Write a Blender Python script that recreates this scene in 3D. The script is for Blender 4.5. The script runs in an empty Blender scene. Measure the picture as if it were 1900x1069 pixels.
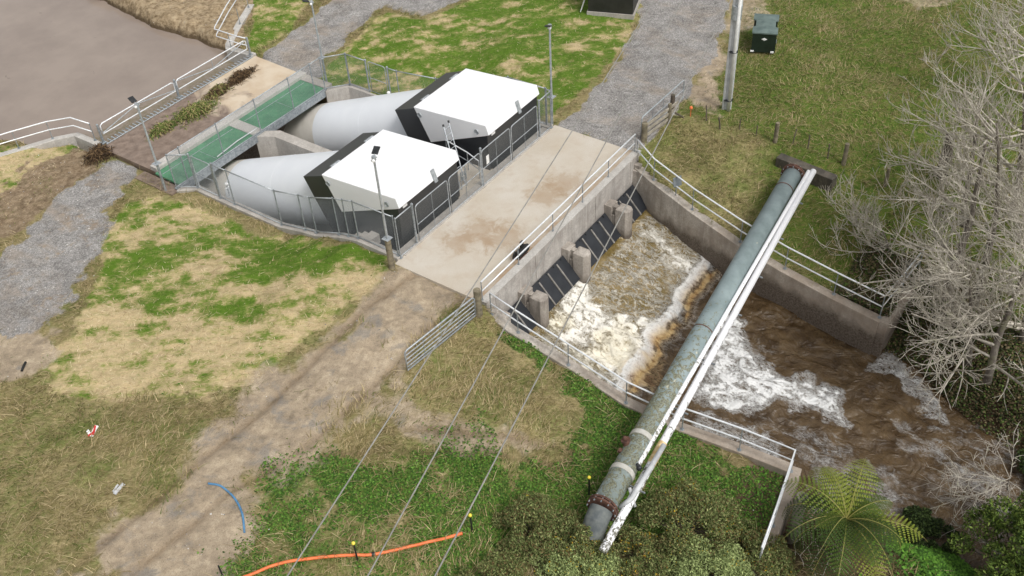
import bpy, math, random
import numpy as np
from mathutils import Vector, Matrix
random.seed(7); rng = np.random.default_rng(7)
scene = bpy.context.scene

# ------------------------------------------------------------------ camera
FPX = 1885.1
YAW, PITCH, ROLL = [math.radians(a) for a in (37.3336, 41.8066, 3.6849)]
CAM = np.array([-23.95, -24.18, 28.0])
_f = np.array([math.cos(YAW)*math.cos(PITCH), math.sin(YAW)*math.cos(PITCH), -math.sin(PITCH)])
_r = np.array([math.sin(YAW), -math.cos(YAW), 0.0]); _d = np.cross(_f, _r)
_r2 = math.cos(ROLL)*_r + math.sin(ROLL)*_d; _d2 = -math.sin(ROLL)*_r + math.cos(ROLL)*_d
CM = np.array([_r2, _d2, _f])
cam_d = bpy.data.cameras.new('camera'); cam = bpy.data.objects.new('camera', cam_d)
scene.collection.objects.link(cam); scene.camera = cam
cam_d.sensor_width = 36.0; cam_d.lens = FPX/1900*36.0; cam_d.clip_end = 3000; cam_d.clip_start = 0.2
mw = Matrix.Identity(4)
for i in range(3):
    mw[i][0] = _r2[i]; mw[i][1] = -_d2[i]; mw[i][2] = -_f[i]; mw[i][3] = CAM[i]
cam.matrix_world = mw

# ------------------------------------------------------------------ light
SUN_EL, SUN_AZ = math.radians(55), math.radians(-104)      # azimuth measured from +X counter-clockwise
world = bpy.data.worlds.new('World'); scene.world = world; world.use_nodes = True
wn = world.node_tree; bg = wn.nodes['Background']
sky = wn.nodes.new('ShaderNodeTexSky'); sky.sky_type = 'NISHITA'; sky.sun_disc = False
sky.sun_elevation = SUN_EL; sky.sun_rotation = math.pi/2 - SUN_AZ
sky.air_density = 1.0; sky.dust_density = 4.0; sky.ozone_density = 1.0
hs = wn.nodes.new('ShaderNodeHueSaturation'); hs.inputs['Saturation'].default_value = 0.12
wn.links.new(sky.outputs[0], hs.inputs['Color']); wn.links.new(hs.outputs[0], bg.inputs['Color'])
bg.inputs['Strength'].default_value = 0.15
sl = bpy.data.lights.new('sun', 'SUN'); sl.energy = 1.6; sl.angle = math.radians(16); sl.color = (1.0, 0.97, 0.93)
so = bpy.data.objects.new('sun', sl); scene.collection.objects.link(so)
sdir = Vector((math.cos(SUN_EL)*math.cos(SUN_AZ), math.cos(SUN_EL)*math.sin(SUN_AZ), math.sin(SUN_EL)))
so.rotation_euler = sdir.to_track_quat('Z', 'Y').to_euler(); so.location = (0, 0, 40)
scene.view_settings.view_transform = 'Standard'; scene.view_settings.look = 'None'
scene.view_settings.exposure = 0.04; scene.view_settings.gamma = 1.0
scene.cycles.max_bounces = 6; scene.cycles.transparent_max_bounces = 8

# ------------------------------------------------------------------ measuring helpers (photo pixel + known height -> world point)
def _ray(u, v): return CM.T @ np.array([(u-950)/FPX, (v-534.5)/FPX, 1.0])
def at(u, v, z=0.0):
    d = _ray(u, v); return CAM + d*((z-CAM[2])/d[2])
def onX(u, v, x):
    d = _ray(u, v); return CAM + d*((x-CAM[0])/d[0])
def onY(u, v, y):
    d = _ray(u, v); return CAM + d*((y-CAM[1])/d[1])
def pix(P):
    P = np.atleast_2d(P); c = (P-CAM) @ CM.T
    return 950+FPX*c[:, 0]/c[:, 2], 534.5+FPX*c[:, 1]/c[:, 2]
def xy(L, z=0.0): return [tuple(at(u, v, z)[:2]) for u, v in L]

# ------------------------------------------------------------------ mesh helpers
class MB:
    def __init__(s): s.v = []; s.f = []; s.n = 0
    def add(s, V, F):
        s.v.extend([tuple(map(float, p)) for p in V]); s.f.extend([tuple(i+s.n for i in f) for f in F]); s.n += len(V); return s
    def box(s, a, b):
        x0, y0, z0 = a; x1, y1, z1 = b
        return s.add([(x0,y0,z0),(x1,y0,z0),(x1,y1,z0),(x0,y1,z0),(x0,y0,z1),(x1,y0,z1),(x1,y1,z1),(x0,y1,z1)],
                     [(3,2,1,0),(4,5,6,7),(0,1,5,4),(1,2,6,5),(2,3,7,6),(3,0,4,7)])
    def obox(s, c, ax, ay, az):            # centre + three half axis vectors
        c, ax, ay, az = [np.array(t, float) for t in (c, ax, ay, az)]
        V = [c+i*ax+j*ay+k*az for k in (-1, 1) for i, j in ((-1,-1),(1,-1),(1,1),(-1,1))]
        return s.add(V, [(3,2,1,0),(4,5,6,7),(0,1,5,4),(1,2,6,5),(2,3,7,6),(3,0,4,7)])
    def loft(s, loops, cap=True, closed=True):
        m = len(loops[0]); V = [p for L in loops for p in L]; F = []
        for k in range(len(loops)-1):
            for i in range(m if closed else m-1):
                j = (i+1) % m; F.append((k*m+i, k*m+j, (k+1)*m+j, (k+1)*m+i))
        if cap: F.append(tuple(range(m))[::-1]); F.append(tuple((len(loops)-1)*m+i for i in range(m)))
        return s.add(V, F)
    def tube(s, pts, r, n=8, cap=True):
        P = [np.array(p, float) for p in pts]; R = r if hasattr(r, '__len__') else [r]*len(P)
        loops = []; up = None
        for i, p in enumerate(P):
            t = P[min(i+1, len(P)-1)]-P[max(i-1, 0)]; t = t/(np.linalg.norm(t)+1e-9)
            if up is None:
                up = np.cross(t, [0, 0, 1.0]) if abs(t[2]) < .95 else np.cross(t, [1.0, 0, 0])
            up = up-t*np.dot(up, t); up /= np.linalg.norm(up)+1e-9; w = np.cross(t, up)
            loops.append([p+R[i]*(math.cos(a)*up+math.sin(a)*w) for a in np.linspace(0, 2*math.pi, n, endpoint=False)])
        return s.loft(loops, cap)
    def cyl(s, p, z0, z1, r, n=10, r2=None):
        return s.tube([(p[0], p[1], z0), (p[0], p[1], z1)], [r, r if r2 is None else r2], n)
    def sphere(s, c, r, n=10, m=7, sc=(1, 1, 1)):
        loops = []
        for k in range(1, m):
            th = math.pi*k/m
            loops.append([(c[0]+sc[0]*r*math.sin(th)*math.cos(a), c[1]+sc[1]*r*math.sin(th)*math.sin(a), c[2]-sc[2]*r*math.cos(th)) for a in np.linspace(0, 2*math.pi, n, endpoint=False)])
        return s.loft(loops)
    def build(s, name, m=None, parent=None, smooth=False, bevel=0):
        me = bpy.data.meshes.new(name); me.from_pydata(s.v, [], s.f); me.update()
        o = bpy.data.objects.new(name, me); scene.collection.objects.link(o)
        if m: me.materials.append(m)
        if parent: o.parent = parent; o.matrix_parent_inverse = Matrix.Translation(-Vector(parent.location)) if parent.rotation_euler.z == 0 else parent.matrix_world.inverted()
        if smooth: me.shade_smooth()
        if bevel:
            md = o.modifiers.new('bevel', 'BEVEL'); md.width = bevel; md.segments = 2; md.limit_method = 'ANGLE'
        return o
def tag(o, label=None, cat=None, group=None, kind=None):
    if label: o['label'] = label
    if cat: o['category'] = cat
    if group: o['group'] = group
    if kind: o['kind'] = kind
    return o
def empty(name, loc, label, cat, group=None):
    o = bpy.data.objects.new(name, None); scene.collection.objects.link(o); o.location = [float(c) for c in loc]
    o.empty_display_size = .2
    return tag(o, label, cat, group)
def copy_tree(o, loc, label):
    c = o.copy(); scene.collection.objects.link(c); c.location = loc; c['label'] = label
    for ch in list(o.children):
        k = ch.copy(); scene.collection.objects.link(k); k.parent = c
        for g in list(ch.children):
            q = g.copy(); scene.collection.objects.link(q); q.parent = k
    return c
def mesh_np(name, V, F, mat, col=None, parent=None, smooth=False):
    """fast mesh from numpy arrays; F (n,k)"""
    me = bpy.data.meshes.new(name); V = np.asarray(V, np.float32); F = np.asarray(F, np.int32); k = F.shape[1]
    me.vertices.add(len(V)); me.vertices.foreach_set('co', V.ravel())
    me.loops.add(F.size); me.loops.foreach_set('vertex_index', F.ravel())
    me.polygons.add(len(F)); me.polygons.foreach_set('loop_start', np.arange(0, F.size, k, dtype=np.int32))
    me.polygons.foreach_set('loop_total', np.full(len(F), k, np.int32))
    me.update(calc_edges=True)
    if col is not None:
        a = me.color_attributes.new('tint', 'FLOAT_COLOR', 'POINT')
        c4 = np.ones((len(V), 4), np.float32); c4[:, :3] = col; a.data.foreach_set('color', c4.ravel())
    me.materials.append(mat)
    if smooth: me.shade_smooth()
    o = bpy.data.objects.new(name, me); scene.collection.objects.link(o)
    if parent: o.parent = parent; o.matrix_parent_inverse = Matrix.Translation(-Vector(parent.location))
    return o

# ------------------------------------------------------------------ noise in numpy
def _hash(i, j, s):
    n = (i*374761393+j*668265263+s*974711) & 0x7fffffff; n = ((n ^ (n >> 13))*1274126177) & 0x7fffffff
    return ((n ^ (n >> 16)) & 0xffff)/65535.0
def vnoise(x, y, s=0):
    xi = np.floor(x).astype(np.int64); yi = np.floor(y).astype(np.int64); fx = x-xi; fy = y-yi
    fx = fx*fx*(3-2*fx); fy = fy*fy*(3-2*fy)
    a = _hash(xi, yi, s); b = _hash(xi+1, yi, s); c = _hash(xi, yi+1, s); d = _hash(xi+1, yi+1, s)
    return (a*(1-fx)+b*fx)*(1-fy)+(c*(1-fx)+d*fx)*fy
def fbm(x, y, s=0, o=4):
    t = 0; a = .5
    for k in range(o): t = t+a*vnoise(x*2**k, y*2**k, s+k*17); a *= .5
    return t/(1-.5**o)
def sdist(px, py, poly):
    """signed distance to polygon, negative inside"""
    d = np.full(px.shape, 1e9); ins = np.zeros(px.shape, bool); n = len(poly)
    for i in range(n):
        ax, ay = poly[i]; bx, by = poly[(i+1) % n]; ex, ey = bx-ax, by-ay
        t = np.clip(((px-ax)*ex+(py-ay)*ey)/(ex*ex+ey*ey+1e-12), 0, 1)
        d = np.minimum(d, np.hypot(px-ax-t*ex, py-ay-t*ey))
        c = ((ay > py) != (by > py)) & (px < (bx-ax)*(py-ay)/((by-ay) if by != ay else 1e-9)+ax); ins ^= c
    return np.where(ins, -d, d)
def sstep(a, b, x): t = np.clip((x-a)/(b-a), 0, 1); return t*t*(3-2*t)

# ------------------------------------------------------------------ materials
def srgb(r, g, b): return tuple(((c/255+.055)/1.055)**2.4 if c > 10 else c/255/12.92 for c in (r, g, b))
class NT:
    def __init__(s, name):
        s.m = bpy.data.materials.new(name); s.m.use_nodes = True; s.t = s.m.node_tree; s.N = s.t.nodes
        s.b = s.N['Principled BSDF']; s.pos = s.N.new('ShaderNodeNewGeometry').outputs['Position']
    def link(s, a, b): s.t.links.new(a, b)
    def mapv(s, sc=(1, 1, 1), rot=(0, 0, 0), src=None):
        n = s.N.new('ShaderNodeMapping'); n.inputs['Scale'].default_value = sc; n.inputs['Rotation'].default_value = rot
        s.link(src or s.pos, n.inputs['Vector']); return n.outputs[0]
    def streak(s, kx, ky, a=.927):
        r = s.N.new('ShaderNodeMapping'); r.inputs['Rotation'].default_value = (0, 0, a); s.link(s.pos, r.inputs['Vector'])
        return s.mapv((kx, ky, 1), src=r.outputs[0])
    def noise(s, scale, det=4, rough=.55, dist=0, vec=None, out='Fac'):
        n = s.N.new('ShaderNodeTexNoise'); n.inputs['Scale'].default_value = scale; n.inputs['Detail'].default_value = det
        n.inputs['Roughness'].default_value = rough; n.inputs['Distortion'].default_value = dist
        s.link(vec or s.pos, n.inputs['Vector']); return n.outputs[out]
    def voro(s, scale, feat='F1', vec=None, out='Distance', rand=1):
        n = s.N.new('ShaderNodeTexVoronoi'); n.feature = feat; n.inputs['Scale'].default_value = scale; n.inputs['Randomness'].default_value = rand
        s.link(vec or s.pos, n.inputs['Vector']); return n.outputs[out]
    def ramp(s, fac, stops, interp='LINEAR'):
        n = s.N.new('ShaderNodeValToRGB'); n.color_ramp.interpolation = interp; e = n.color_ramp.elements
        while len(e) > 1: e.remove(e[-1])
        for i, (p, c) in enumerate(stops):
            if not hasattr(c, '__len__'): c = (c, c, c)
            k = e[0] if i == 0 else e.new(p); k.position = p; k.color = (*c[:3], 1)
        s.link(fac, n.inputs[0]); return n.outputs[0]
    def mix(s, fac, a, b, mode='MIX'):
        n = s.N.new('ShaderNodeMix'); n.data_type = 'RGBA'; n.blend_type = mode
        for k, v in ((0, fac), (6, a), (7, b)):
            if hasattr(v, 'is_linked'): s.link(v, n.inputs[k])
            elif k == 0: n.inputs[0].default_value = v
            else: n.inputs[k].default_value = (*v[:3], 1)
        return n.outputs[2]
    def math(s, op, a, b=0, c=None):
        n = s.N.new('ShaderNodeMath'); n.operation = op
        for k, v in enumerate((a, b) if c is None else (a, b, c)):
            if hasattr(v, 'is_linked'): s.link(v, n.inputs[k])
            else: n.inputs[k].default_value = v
        return n.outputs[0]
    def vmath(s, op, a, b, out=0):
        n = s.N.new('ShaderNodeVectorMath'); n.operation = op
        for k, v in enumerate((a, b)):
            if hasattr(v, 'is_linked'): s.link(v, n.inputs[k])
            else: n.inputs[k].default_value = v
        return n.outputs[out]
    def attr(s, name, out='Fac'):
        n = s.N.new('ShaderNodeAttribute'); n.attribute_name = name; return n.outputs[out]
    def sep(s, v=None):
        n = s.N.new('ShaderNodeSeparateXYZ'); s.link(v or s.pos, n.inputs[0]); return n.outputs
    def bump(s, h, strength=.3, dist=.02):
        n = s.N.new('ShaderNodeBump'); n.inputs['Strength'].default_value = strength; n.inputs['Distance'].default_value = dist
        s.link(h, n.inputs['Height']); s.link(n.outputs[0], s.b.inputs['Normal'])
    def fin(s, col=None, rough=.8, metal=0, spec=None):
        if col is not None:
            if hasattr(col, 'is_linked'): s.link(col, s.b.inputs['Base Color'])
            else: s.b.inputs['Base Color'].default_value = (*col[:3], 1)
        if hasattr(rough, 'is_linked'): s.link(rough, s.b.inputs['Roughness'])
        else: s.b.inputs['Roughness'].default_value = rough
        s.b.inputs['Metallic'].default_value = metal
        if spec is not None: s.b.inputs['Specular IOR Level'].default_value = spec
        return s.m
def varied(name, c1, c2, scale=3, rough=.7, metal=0, bump=0, det=5, spec=None, lo=.35, hi=.65):
    t = NT(name); f = t.noise(scale, det); m = t.ramp(f, [(lo, c1), (hi, c2)])
    if bump: t.bump(t.noise(scale*6, 5), bump, .01)
    return t.fin(m, rough, metal, spec)
M = {}
M['galv'] = varied('galvanised_steel', srgb(150, 156, 160), srgb(188, 193, 196), 9, .45, .35)
M['galv_post'] = varied('galvanised_post', srgb(128, 134, 138), srgb(165, 171, 174), 9, .5, .35)
M['wire'] = varied('fence_wire', srgb(120, 126, 128), srgb(150, 155, 156), 9, .5, .3)
M['rail_white'] = varied('bright_rail', srgb(222, 225, 228), srgb(240, 242, 243), 6, .4, .2)
M['black_clad'] = None
def concrete(name, base, dark, streak=.5, wet=False, brown=None):
    t = NT(name)
    c = t.mix(t.ramp(t.noise(.9, 6, .65), [(.35, 0), (.68, 1)]), dark, base)
    c = t.mix(t.ramp(t.noise(1.6, 7, .72, .8), [(.54, 0), (.66, .4)]), c, tuple(x*.55 for x in dark))
    st = t.noise(2.2, 5, .6, .3, t.mapv((1.2, 1.2, .22)))
    c = t.mix(t.math('MULTIPLY', t.ramp(st, [(.44, 0), (.62, 1)]), streak), c, tuple(x*.42 for x in dark))
    st2 = t.noise(3.1, 4, .6, .2, t.mapv((2.2, 2.2, .1)))
    c = t.mix(t.math('MULTIPLY', t.ramp(st2, [(.62, 0), (.72, 1)]), .35), c, tuple(min(1, x*1.5) for x in base))
    if brown is not None:
        yy = t.sep()[1]; mr = t.N.new('ShaderNodeMapRange'); t.link(t.math('ADD', yy, t.math('MULTIPLY', t.noise(.5, 5, .6), 5)), mr.inputs[0]); mr.inputs[1].default_value = -4; mr.inputs[2].default_value = -11; mr.inputs[3].default_value = .0; mr.inputs[4].default_value = .38
        c = t.mix(mr.outputs[0], c, brown)
    if wet:
        X_, Y_, z = t.sep(); n = t.noise(1.1, 6, .65, .3)
        w = t.math('ADD', z, t.math('MULTIPLY_ADD', n, 1.6, -.8))
        mr = t.N.new('ShaderNodeMapRange'); t.link(w, mr.inputs[0]); mr.inputs[1].default_value = -1.95; mr.inputs[2].default_value = -2.5
        c = t.mix(t.math('MULTIPLY', mr.outputs[0], .88), c, srgb(62, 47, 32))
    c = t.mix(t.ramp(t.noise(14, 5, .7), [(.3, .75), (.6, 0)]), c, tuple(x*.72 for x in dark))
    t.bump(t.noise(22, 6, .7), .5, .01)
    return t.fin(c, .85)
M['concrete'] = concrete('concrete_new', srgb(196, 190, 182), srgb(172, 166, 158), .25)
M['concrete_old'] = concrete('concrete_old', srgb(206, 201, 194), srgb(170, 163, 156), .42)
M['concrete_wet'] = concrete('concrete_channel', srgb(206, 200, 190), srgb(164, 154, 142), .42, wet=True, brown=srgb(150, 124, 98))
M['concrete_pier'] = concrete('concrete_pier', srgb(192, 184, 174), srgb(156, 147, 137), .6, wet=True)
M['concrete_top'] = concrete('concrete_coping', srgb(205, 202, 196), srgb(180, 175, 168), .1)
def m_apron():
    t = NT('apron_concrete')
    c = t.mix(t.ramp(t.noise(.45, 6, .62), [(.35, 0), (.66, 1)]), srgb(188, 177, 160), srgb(198, 191, 179))
    c = t.mix(t.ramp(t.noise(1.4, 5, .6, .4), [(.52, 0), (.74, .5)]), c, srgb(178, 158, 136))
    for (px, pz, rad) in (((1052, 340), 0, 1.5), ((1015, 360), 0, 1.3), ((890, 430), 0, 1.6), ((935, 440), 0, 1.5), ((850, 450), 0, 1.2), ((975, 475), 0, 1.0)):
        p = at(*px, 0); d = t.vmath('DISTANCE', t.pos, tuple(p), 1)
        w = t.math('ADD', t.math('DIVIDE', d, rad), t.math('MULTIPLY', t.noise(1.6, 7, .72, .4), 2.2))
        c = t.mix(t.ramp(w, [(.99, .75), (1.0, .7)], 'LINEAR') if False else t.ramp(t.math('MULTIPLY', w, .5), [(.74, .5), (.86, .2), (1.0, 0)]), c, srgb(156, 130, 100))
    # mud at the edges
    x, y, z = t.sep(); w = t.math('ADD', t.math('MULTIPLY', t.math('ADD', y, 4.5), 1.1), t.math('MULTIPLY', t.noise(1.7, 5), 1.4))
    c = t.mix(t.ramp(t.math('MULTIPLY', w, .5), [(.3, .75), (.62, 0)]), c, srgb(165, 134, 100))
    c = t.mix(t.ramp(t.noise(30, 3, .7), [(.3, .35), (.5, 0)]), c, srgb(140, 120, 100))
    t.bump(t.noise(25, 5, .7), .3, .01)
    return t.fin(c, .8)
M['apron'] = m_apron()
def m_platform():
    t = NT('muddy_concrete')
    c = t.mix(t.ramp(t.noise(.8, 6, .6, .3), [(.35, 0), (.6, 1)]), srgb(192, 172, 146), srgb(205, 190, 168))
    x, y, z = t.sep()
    w = t.math('ADD', t.math('MULTIPLY', x, -.11), t.noise(.6, 6, .6, .5))
    m = t.ramp(w, [(-.05, 0), (.02, 1)])
    n = t.N.new('ShaderNodeMapRange'); t.link(w, n.inputs[0]); n.inputs[1].default_value = -.28; n.inputs[2].default_value = -.12
    c = t.mix(n.outputs[0], c, t.mix(t.ramp(t.noise(2.5, 6, .65), [(.35, 0), (.65, 1)]), srgb(112, 96, 84), srgb(142, 125, 112)))
    t.bump(t.noise(9, 6, .7), .5, .02)
    return t.fin(c, t.ramp(t.noise(1.5), [(.4, .35), (.6, .8)]))
M['platform'] = m_platform()
def m_clad():
    t = NT('black_cladding'); c = t.ramp(t.noise(1.2, 4), [(.3, (.014, .016, .019)), (.7, (.022, .025, .030))])
    w = t.N.new('ShaderNodeTexWave'); w.inputs['Scale'].default_value = 6; t.link(t.mapv((1, 0, 0)), w.inputs[0])
    t.bump(w.outputs['Fac'], .12, .01); return t.fin(c, .36, spec=1.0)
M['black_clad'] = m_clad()
M['roof_white'] = varied('white_roof_sheet', srgb(238, 239, 240), srgb(241, 241, 242), 1.5, .5)
M['tube_white'] = varied('white_tube_paint', srgb(228, 231, 235), srgb(233, 236, 239), .8, .4)
M['tube_dirty'] = varied('weathered_tube', srgb(212, 206, 196), srgb(224, 219, 210), 1.7, .6)
M['green_deck'] = None
def m_deck():
    t = NT('green_grating'); c = t.ramp(t.noise(1.3, 5, .6), [(.35, srgb(72, 122, 92)), (.65, srgb(92, 145, 110))])
    w = t.N.new('ShaderNodeTexBrick'); w.inputs['Scale'].default_value = 12; w.offset = 0
    c = t.mix(t.ramp(t.noise(6, 5, .7), [(.55, 0), (.7, .35)]), c, srgb(150, 165, 140))
    t.bump(t.voro(30), .6, .01); return t.fin(c, .8)
M['green_deck'] = m_deck()
M['flap'] = varied('black_rubber_flap', (.012, .014, .018), (.024, .027, .032), 2, .5)
M['stiff'] = varied('flap_stiffener', srgb(120, 116, 110), srgb(150, 146, 140), 5, .6, .2)
M['rust'] = varied('rusty_iron', srgb(70, 48, 40), srgb(104, 72, 58), 6, .85, 0, .4)
M['grey_band'] = varied('pipe_band', srgb(168, 165, 155), srgb(190, 188, 180), 4, .6)
M['timber'] = varied('weathered_timber', srgb(98, 92, 76), srgb(140, 130, 108), 5, .9, 0, .5)
M['timber_grey'] = varied('grey_timber', srgb(135, 128, 116), srgb(172, 165, 150), 5, .9, 0, .5)
M['orange'] = varied('orange_conduit', srgb(222, 110, 60), srgb(238, 128, 74), 3, .5)
M['blue_pipe'] = varied('blue_water_pipe', srgb(70, 120, 160), srgb(96, 146, 184), 3, .5)
M['yellow'] = varied('yellow_cap', srgb(225, 205, 60), srgb(240, 222, 90), 3, .5)
M['black'] = varied('black_plastic', (.01, .01, .01), (.02, .02, .02), 3, .6)
M['cabinet'] = varied('dark_green_enamel', (.008, .016, .011), (.014, .026, .018), 2, .4)
M['cab_roof'] = varied('cabinet_roof', srgb(84, 100, 96), srgb(104, 119, 114), 3, .5)
M['white'] = varied('white_plastic', srgb(220, 220, 218), srgb(238, 238, 236), 4, .5)
M['red'] = varied('red_plastic', srgb(180, 40, 40), srgb(205, 60, 55), 4, .5)
M['sign_grey'] = varied('sign_back', srgb(120, 128, 134), srgb(145, 152, 158), 4, .5, .3)
M['dark_steel'] = varied('dark_steel', srgb(40, 42, 44), srgb(58, 60, 62), 4, .5, .3)
M['pole'] = varied('concrete_pole', srgb(178, 180, 181), srgb(200, 202, 203), 4, .7, 0, .3)
M['shed'] = varied('shed_dark_sheet', (.018, .018, .017), (.03, .03, .028), 2, .5)
M['conductor'] = varied('aluminium_conductor', srgb(128, 126, 120), srgb(150, 148, 142), 3, .6)
def m_bigpipe():
    t = NT('lichened_pipe')
    c = t.ramp(t.noise(1.3, 5, .6), [(.35, srgb(116, 130, 130)), (.65, srgb(140, 154, 155))])
    x, y, z = t.sep()
    n = t.N.new('ShaderNodeMapRange'); t.link(x, n.inputs[0]); n.inputs[1].default_value = -6.5; n.inputs[2].default_value = 10
    n.inputs[3].default_value = .30; n.inputs[4].default_value = -.12
    m = t.math('ADD', t.noise(4.2, 7, .72, .8), n.outputs[0])
    ring = t.ramp(m, [(.62, 0), (.66, 1), (.76, .85), (.80, .25)])
    c = t.mix(ring, c, t.ramp(t.noise(20, 3), [(.4, srgb(84, 82, 64)), (.6, srgb(128, 128, 100))]))
    c = t.mix(t.ramp(t.noise(2.0, 4, .5, .2, t.mapv((.8, 1.2, 1.2))), [(.66, 0), (.7, .8)]), c, srgb(196, 194, 172))
    t.bump(m, .4, .02); return t.fin(c, .6)
M['bigpipe'] = m_bigpipe()
def m_whitepipe():
    t = NT('blotched_white_pipe')
    m = t.noise(5, 6, .75, .6); x, y, z = t.sep()
    n = t.N.new('ShaderNodeMapRange'); t.link(x, n.inputs[0]); n.inputs[1].default_value = -8; n.inputs[2].default_value = 14
    n.inputs[3].default_value = .10; n.inputs[4].default_value = -.10
    nz = t.N.new('ShaderNodeNewGeometry').outputs['Normal']; nzz = t.sep(nz)[2]
    m = t.math('ADD', t.math('ADD', m, n.outputs[0]), t.math('MULTIPLY', nzz, -.07))
    c = t.mix(t.ramp(m, [(.56, 0), (.58, 1), (.64, 1), (.68, .3)]), srgb(246, 246, 248), t.ramp(t.noise(18, 3), [(.4, srgb(60, 60, 52)), (.6, srgb(130, 128, 108))]))
    return t.fin(c, .45)
M['whitepipe'] = m_whitepipe()
def m_tint(name, rough=.75, sub=0, var=.25):
    t = NT(name); c = t.attr('tint', 'Color')
    return t.fin(c, rough, spec=.25)
M['blade'] = m_tint('grass_blade'); M['bark'] = None
def m_bark(name, a, b, li):
    t = NT(name); c = t.ramp(t.noise(4, 6, .65), [(.35, a), (.65, b)])
    c = t.mix(t.ramp(t.noise(2.2, 4, .6), [(.55, 0), (.68, .6)]), c, li)
    t.bump(t.noise(16, 5), .5, .02); return t.fin(c, .9)
M['bark'] = m_bark('bare_bark', srgb(92, 84, 76), srgb(134, 126, 116), srgb(124, 124, 94))
M['twig'] = m_bark('twig_bark', srgb(146, 138, 126), srgb(196, 189, 176), srgb(168, 168, 136))
M['stump'] = m_bark('dark_bark', srgb(70, 62, 54), srgb(104, 94, 82), srgb(90, 96, 60))

# ------------------------------------------------------------------ ground
# channel interior (between the wall centre lines) and the pit, pond, river outlines in metres
WL = [(-.45, -5.0, -.25), (-.55, -6.2, -.6), (-.62, -9.0, -1.0), (-.85, -11.7, -1.35), (-.75, -14.0, -1.5), (-.5, -16.2, -1.5), (-.35, -18.2, -1.5)]
WR = [(11.75, -5.0, -.45), (11.35, -6.1, -.62), (10.7, -8.5, -1.0), (10.0, -11.2, -1.3), (9.57, -13.5, -1.5), (9.08, -15.9, -1.5), (8.7, -18.2, -1.5)]
CHAN = [(p[0]-.05, p[1]) for p in WL] + [(-.35, -18.3), (8.8, -18.3)] + [(p[0]+.05, p[1]) for p in WR[::-1]] + [(12.0, -4.75), (-.2, -4.75)]
PIT = [(0.0, .12), (11.75, .12), (11.55, 6), (11.15, 9), (11.15, 13.3), (10.2, 14.1), (10.2, 18), (-.3, 18), (-.6, 14.0), (-.05, 13.2), (-.1, 6)]
RIVER = [(-.35, -18.3), (8.7, -18.3), (8.8, -18.9)] + xy([(1700, 690), (1760, 752), (1812, 800), (1900, 862), (2100, 960), (2500, 1300)], -3.4) + \
        xy([(2200, 1800), (1900, 1180), (1850, 1090), (1775, 1022), (1700, 992), (1600, 968), (1500, 950)], -3.4) + [(-1.4, -18.7)]
POND = [(-.2, 20.35), (10.6, 20.35), (10.75, 22.2)] + xy([(405, 100), (350, 78), (270, 55), (205, 15), (150, -5), (60, -80)], -2.0) + [(12, 70), (-60, 80), (-40, 20)] + \
       xy([(-200, 250), (0, 250), (12, 262), (32, 268)], -2.0) + [(-1.3, 23.7), (-.1, 22.6)]
CTRL = np.array([(-.5,0,0),(-.5,-4.5,-.06),(12.2,0,0),(12.2,-4.5,0),(-3,-2,-.05),(-6,-4,-.3),(-5,-8,-.7),(-12,-5,-.4),(-18,-5,-.5),(-12,-12,-.9),
 (-1.0,-6.4,-.75),(-1.2,-9.2,-1.12),(-1.4,-12,-1.5),(-1.1,-16,-1.62),(-1.3,-18,-1.85),(-3,-17.6,-2.0),(-4,-12,-1.3),(-4,-16,-1.6),(-7,-16,-1.5),(-5,-18.6,-2.2),(-14,-18,-1.5),
 (-.6,2.2,-.12),(-.8,4,-.5),(-.6,5.5,-1.0),(-.6,7,-1.4),(-.6,10,-1.38),(-.8,13,-1.33),(-5,5,-.6),(-6,10,-1.0),(-6,15,-1.2),(-2,16,-1.28),(-10,8,-.8),(-4,22,-1.25),(-10,20,-1.2),(-2,20,-1.26),
 (-4,2,-.15),(12.2,3,-.2),(12.2,6,-.8),(11.9,9,-1.26),(11.9,13,-1.28),(11,17,-1.28),(14,20,-1.2),(13,25,-1.25),(18,5,-.1),(18,12,-.6),(20,20,-.8),(25,5,0),(30,0,0),(15,0,0),(15,-4,0),(18,0,0),
 (12.6,-5.2,-.35),(13,-7,-.6),(11.6,-8.2,-1.05),(10.9,-11,-1.4),(10.5,-13.5,-1.6),(9.8,-16,-1.6),(9.4,-18,-1.6),(12.5,-17,-1.4),(13.4,-12.3,-.9),(16,-8,-.1),(17,-12,0),(22,-10,0),(30,-15,0),(16,-16,-.5),(13,-19,-1.3),
 (0,60,-1),(60,60,0),(60,-40,0),(-60,0,-.8),(-30,-50,-1.5),(14,-24,-1.6),(20,-24,-1.0),(10,-27,-2),(4,-30,-2)], float)
def zbase(x, y):
    sh = x.shape; x = x.ravel(); y = y.ravel(); num = np.zeros_like(x); den = np.zeros_like(x)
    for cx, cy, cz in CTRL:
        w = 1/((x-cx)**2+(y-cy)**2+.05)**1.6; num += w*cz; den += w
    return (num/den).reshape(sh)
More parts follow.
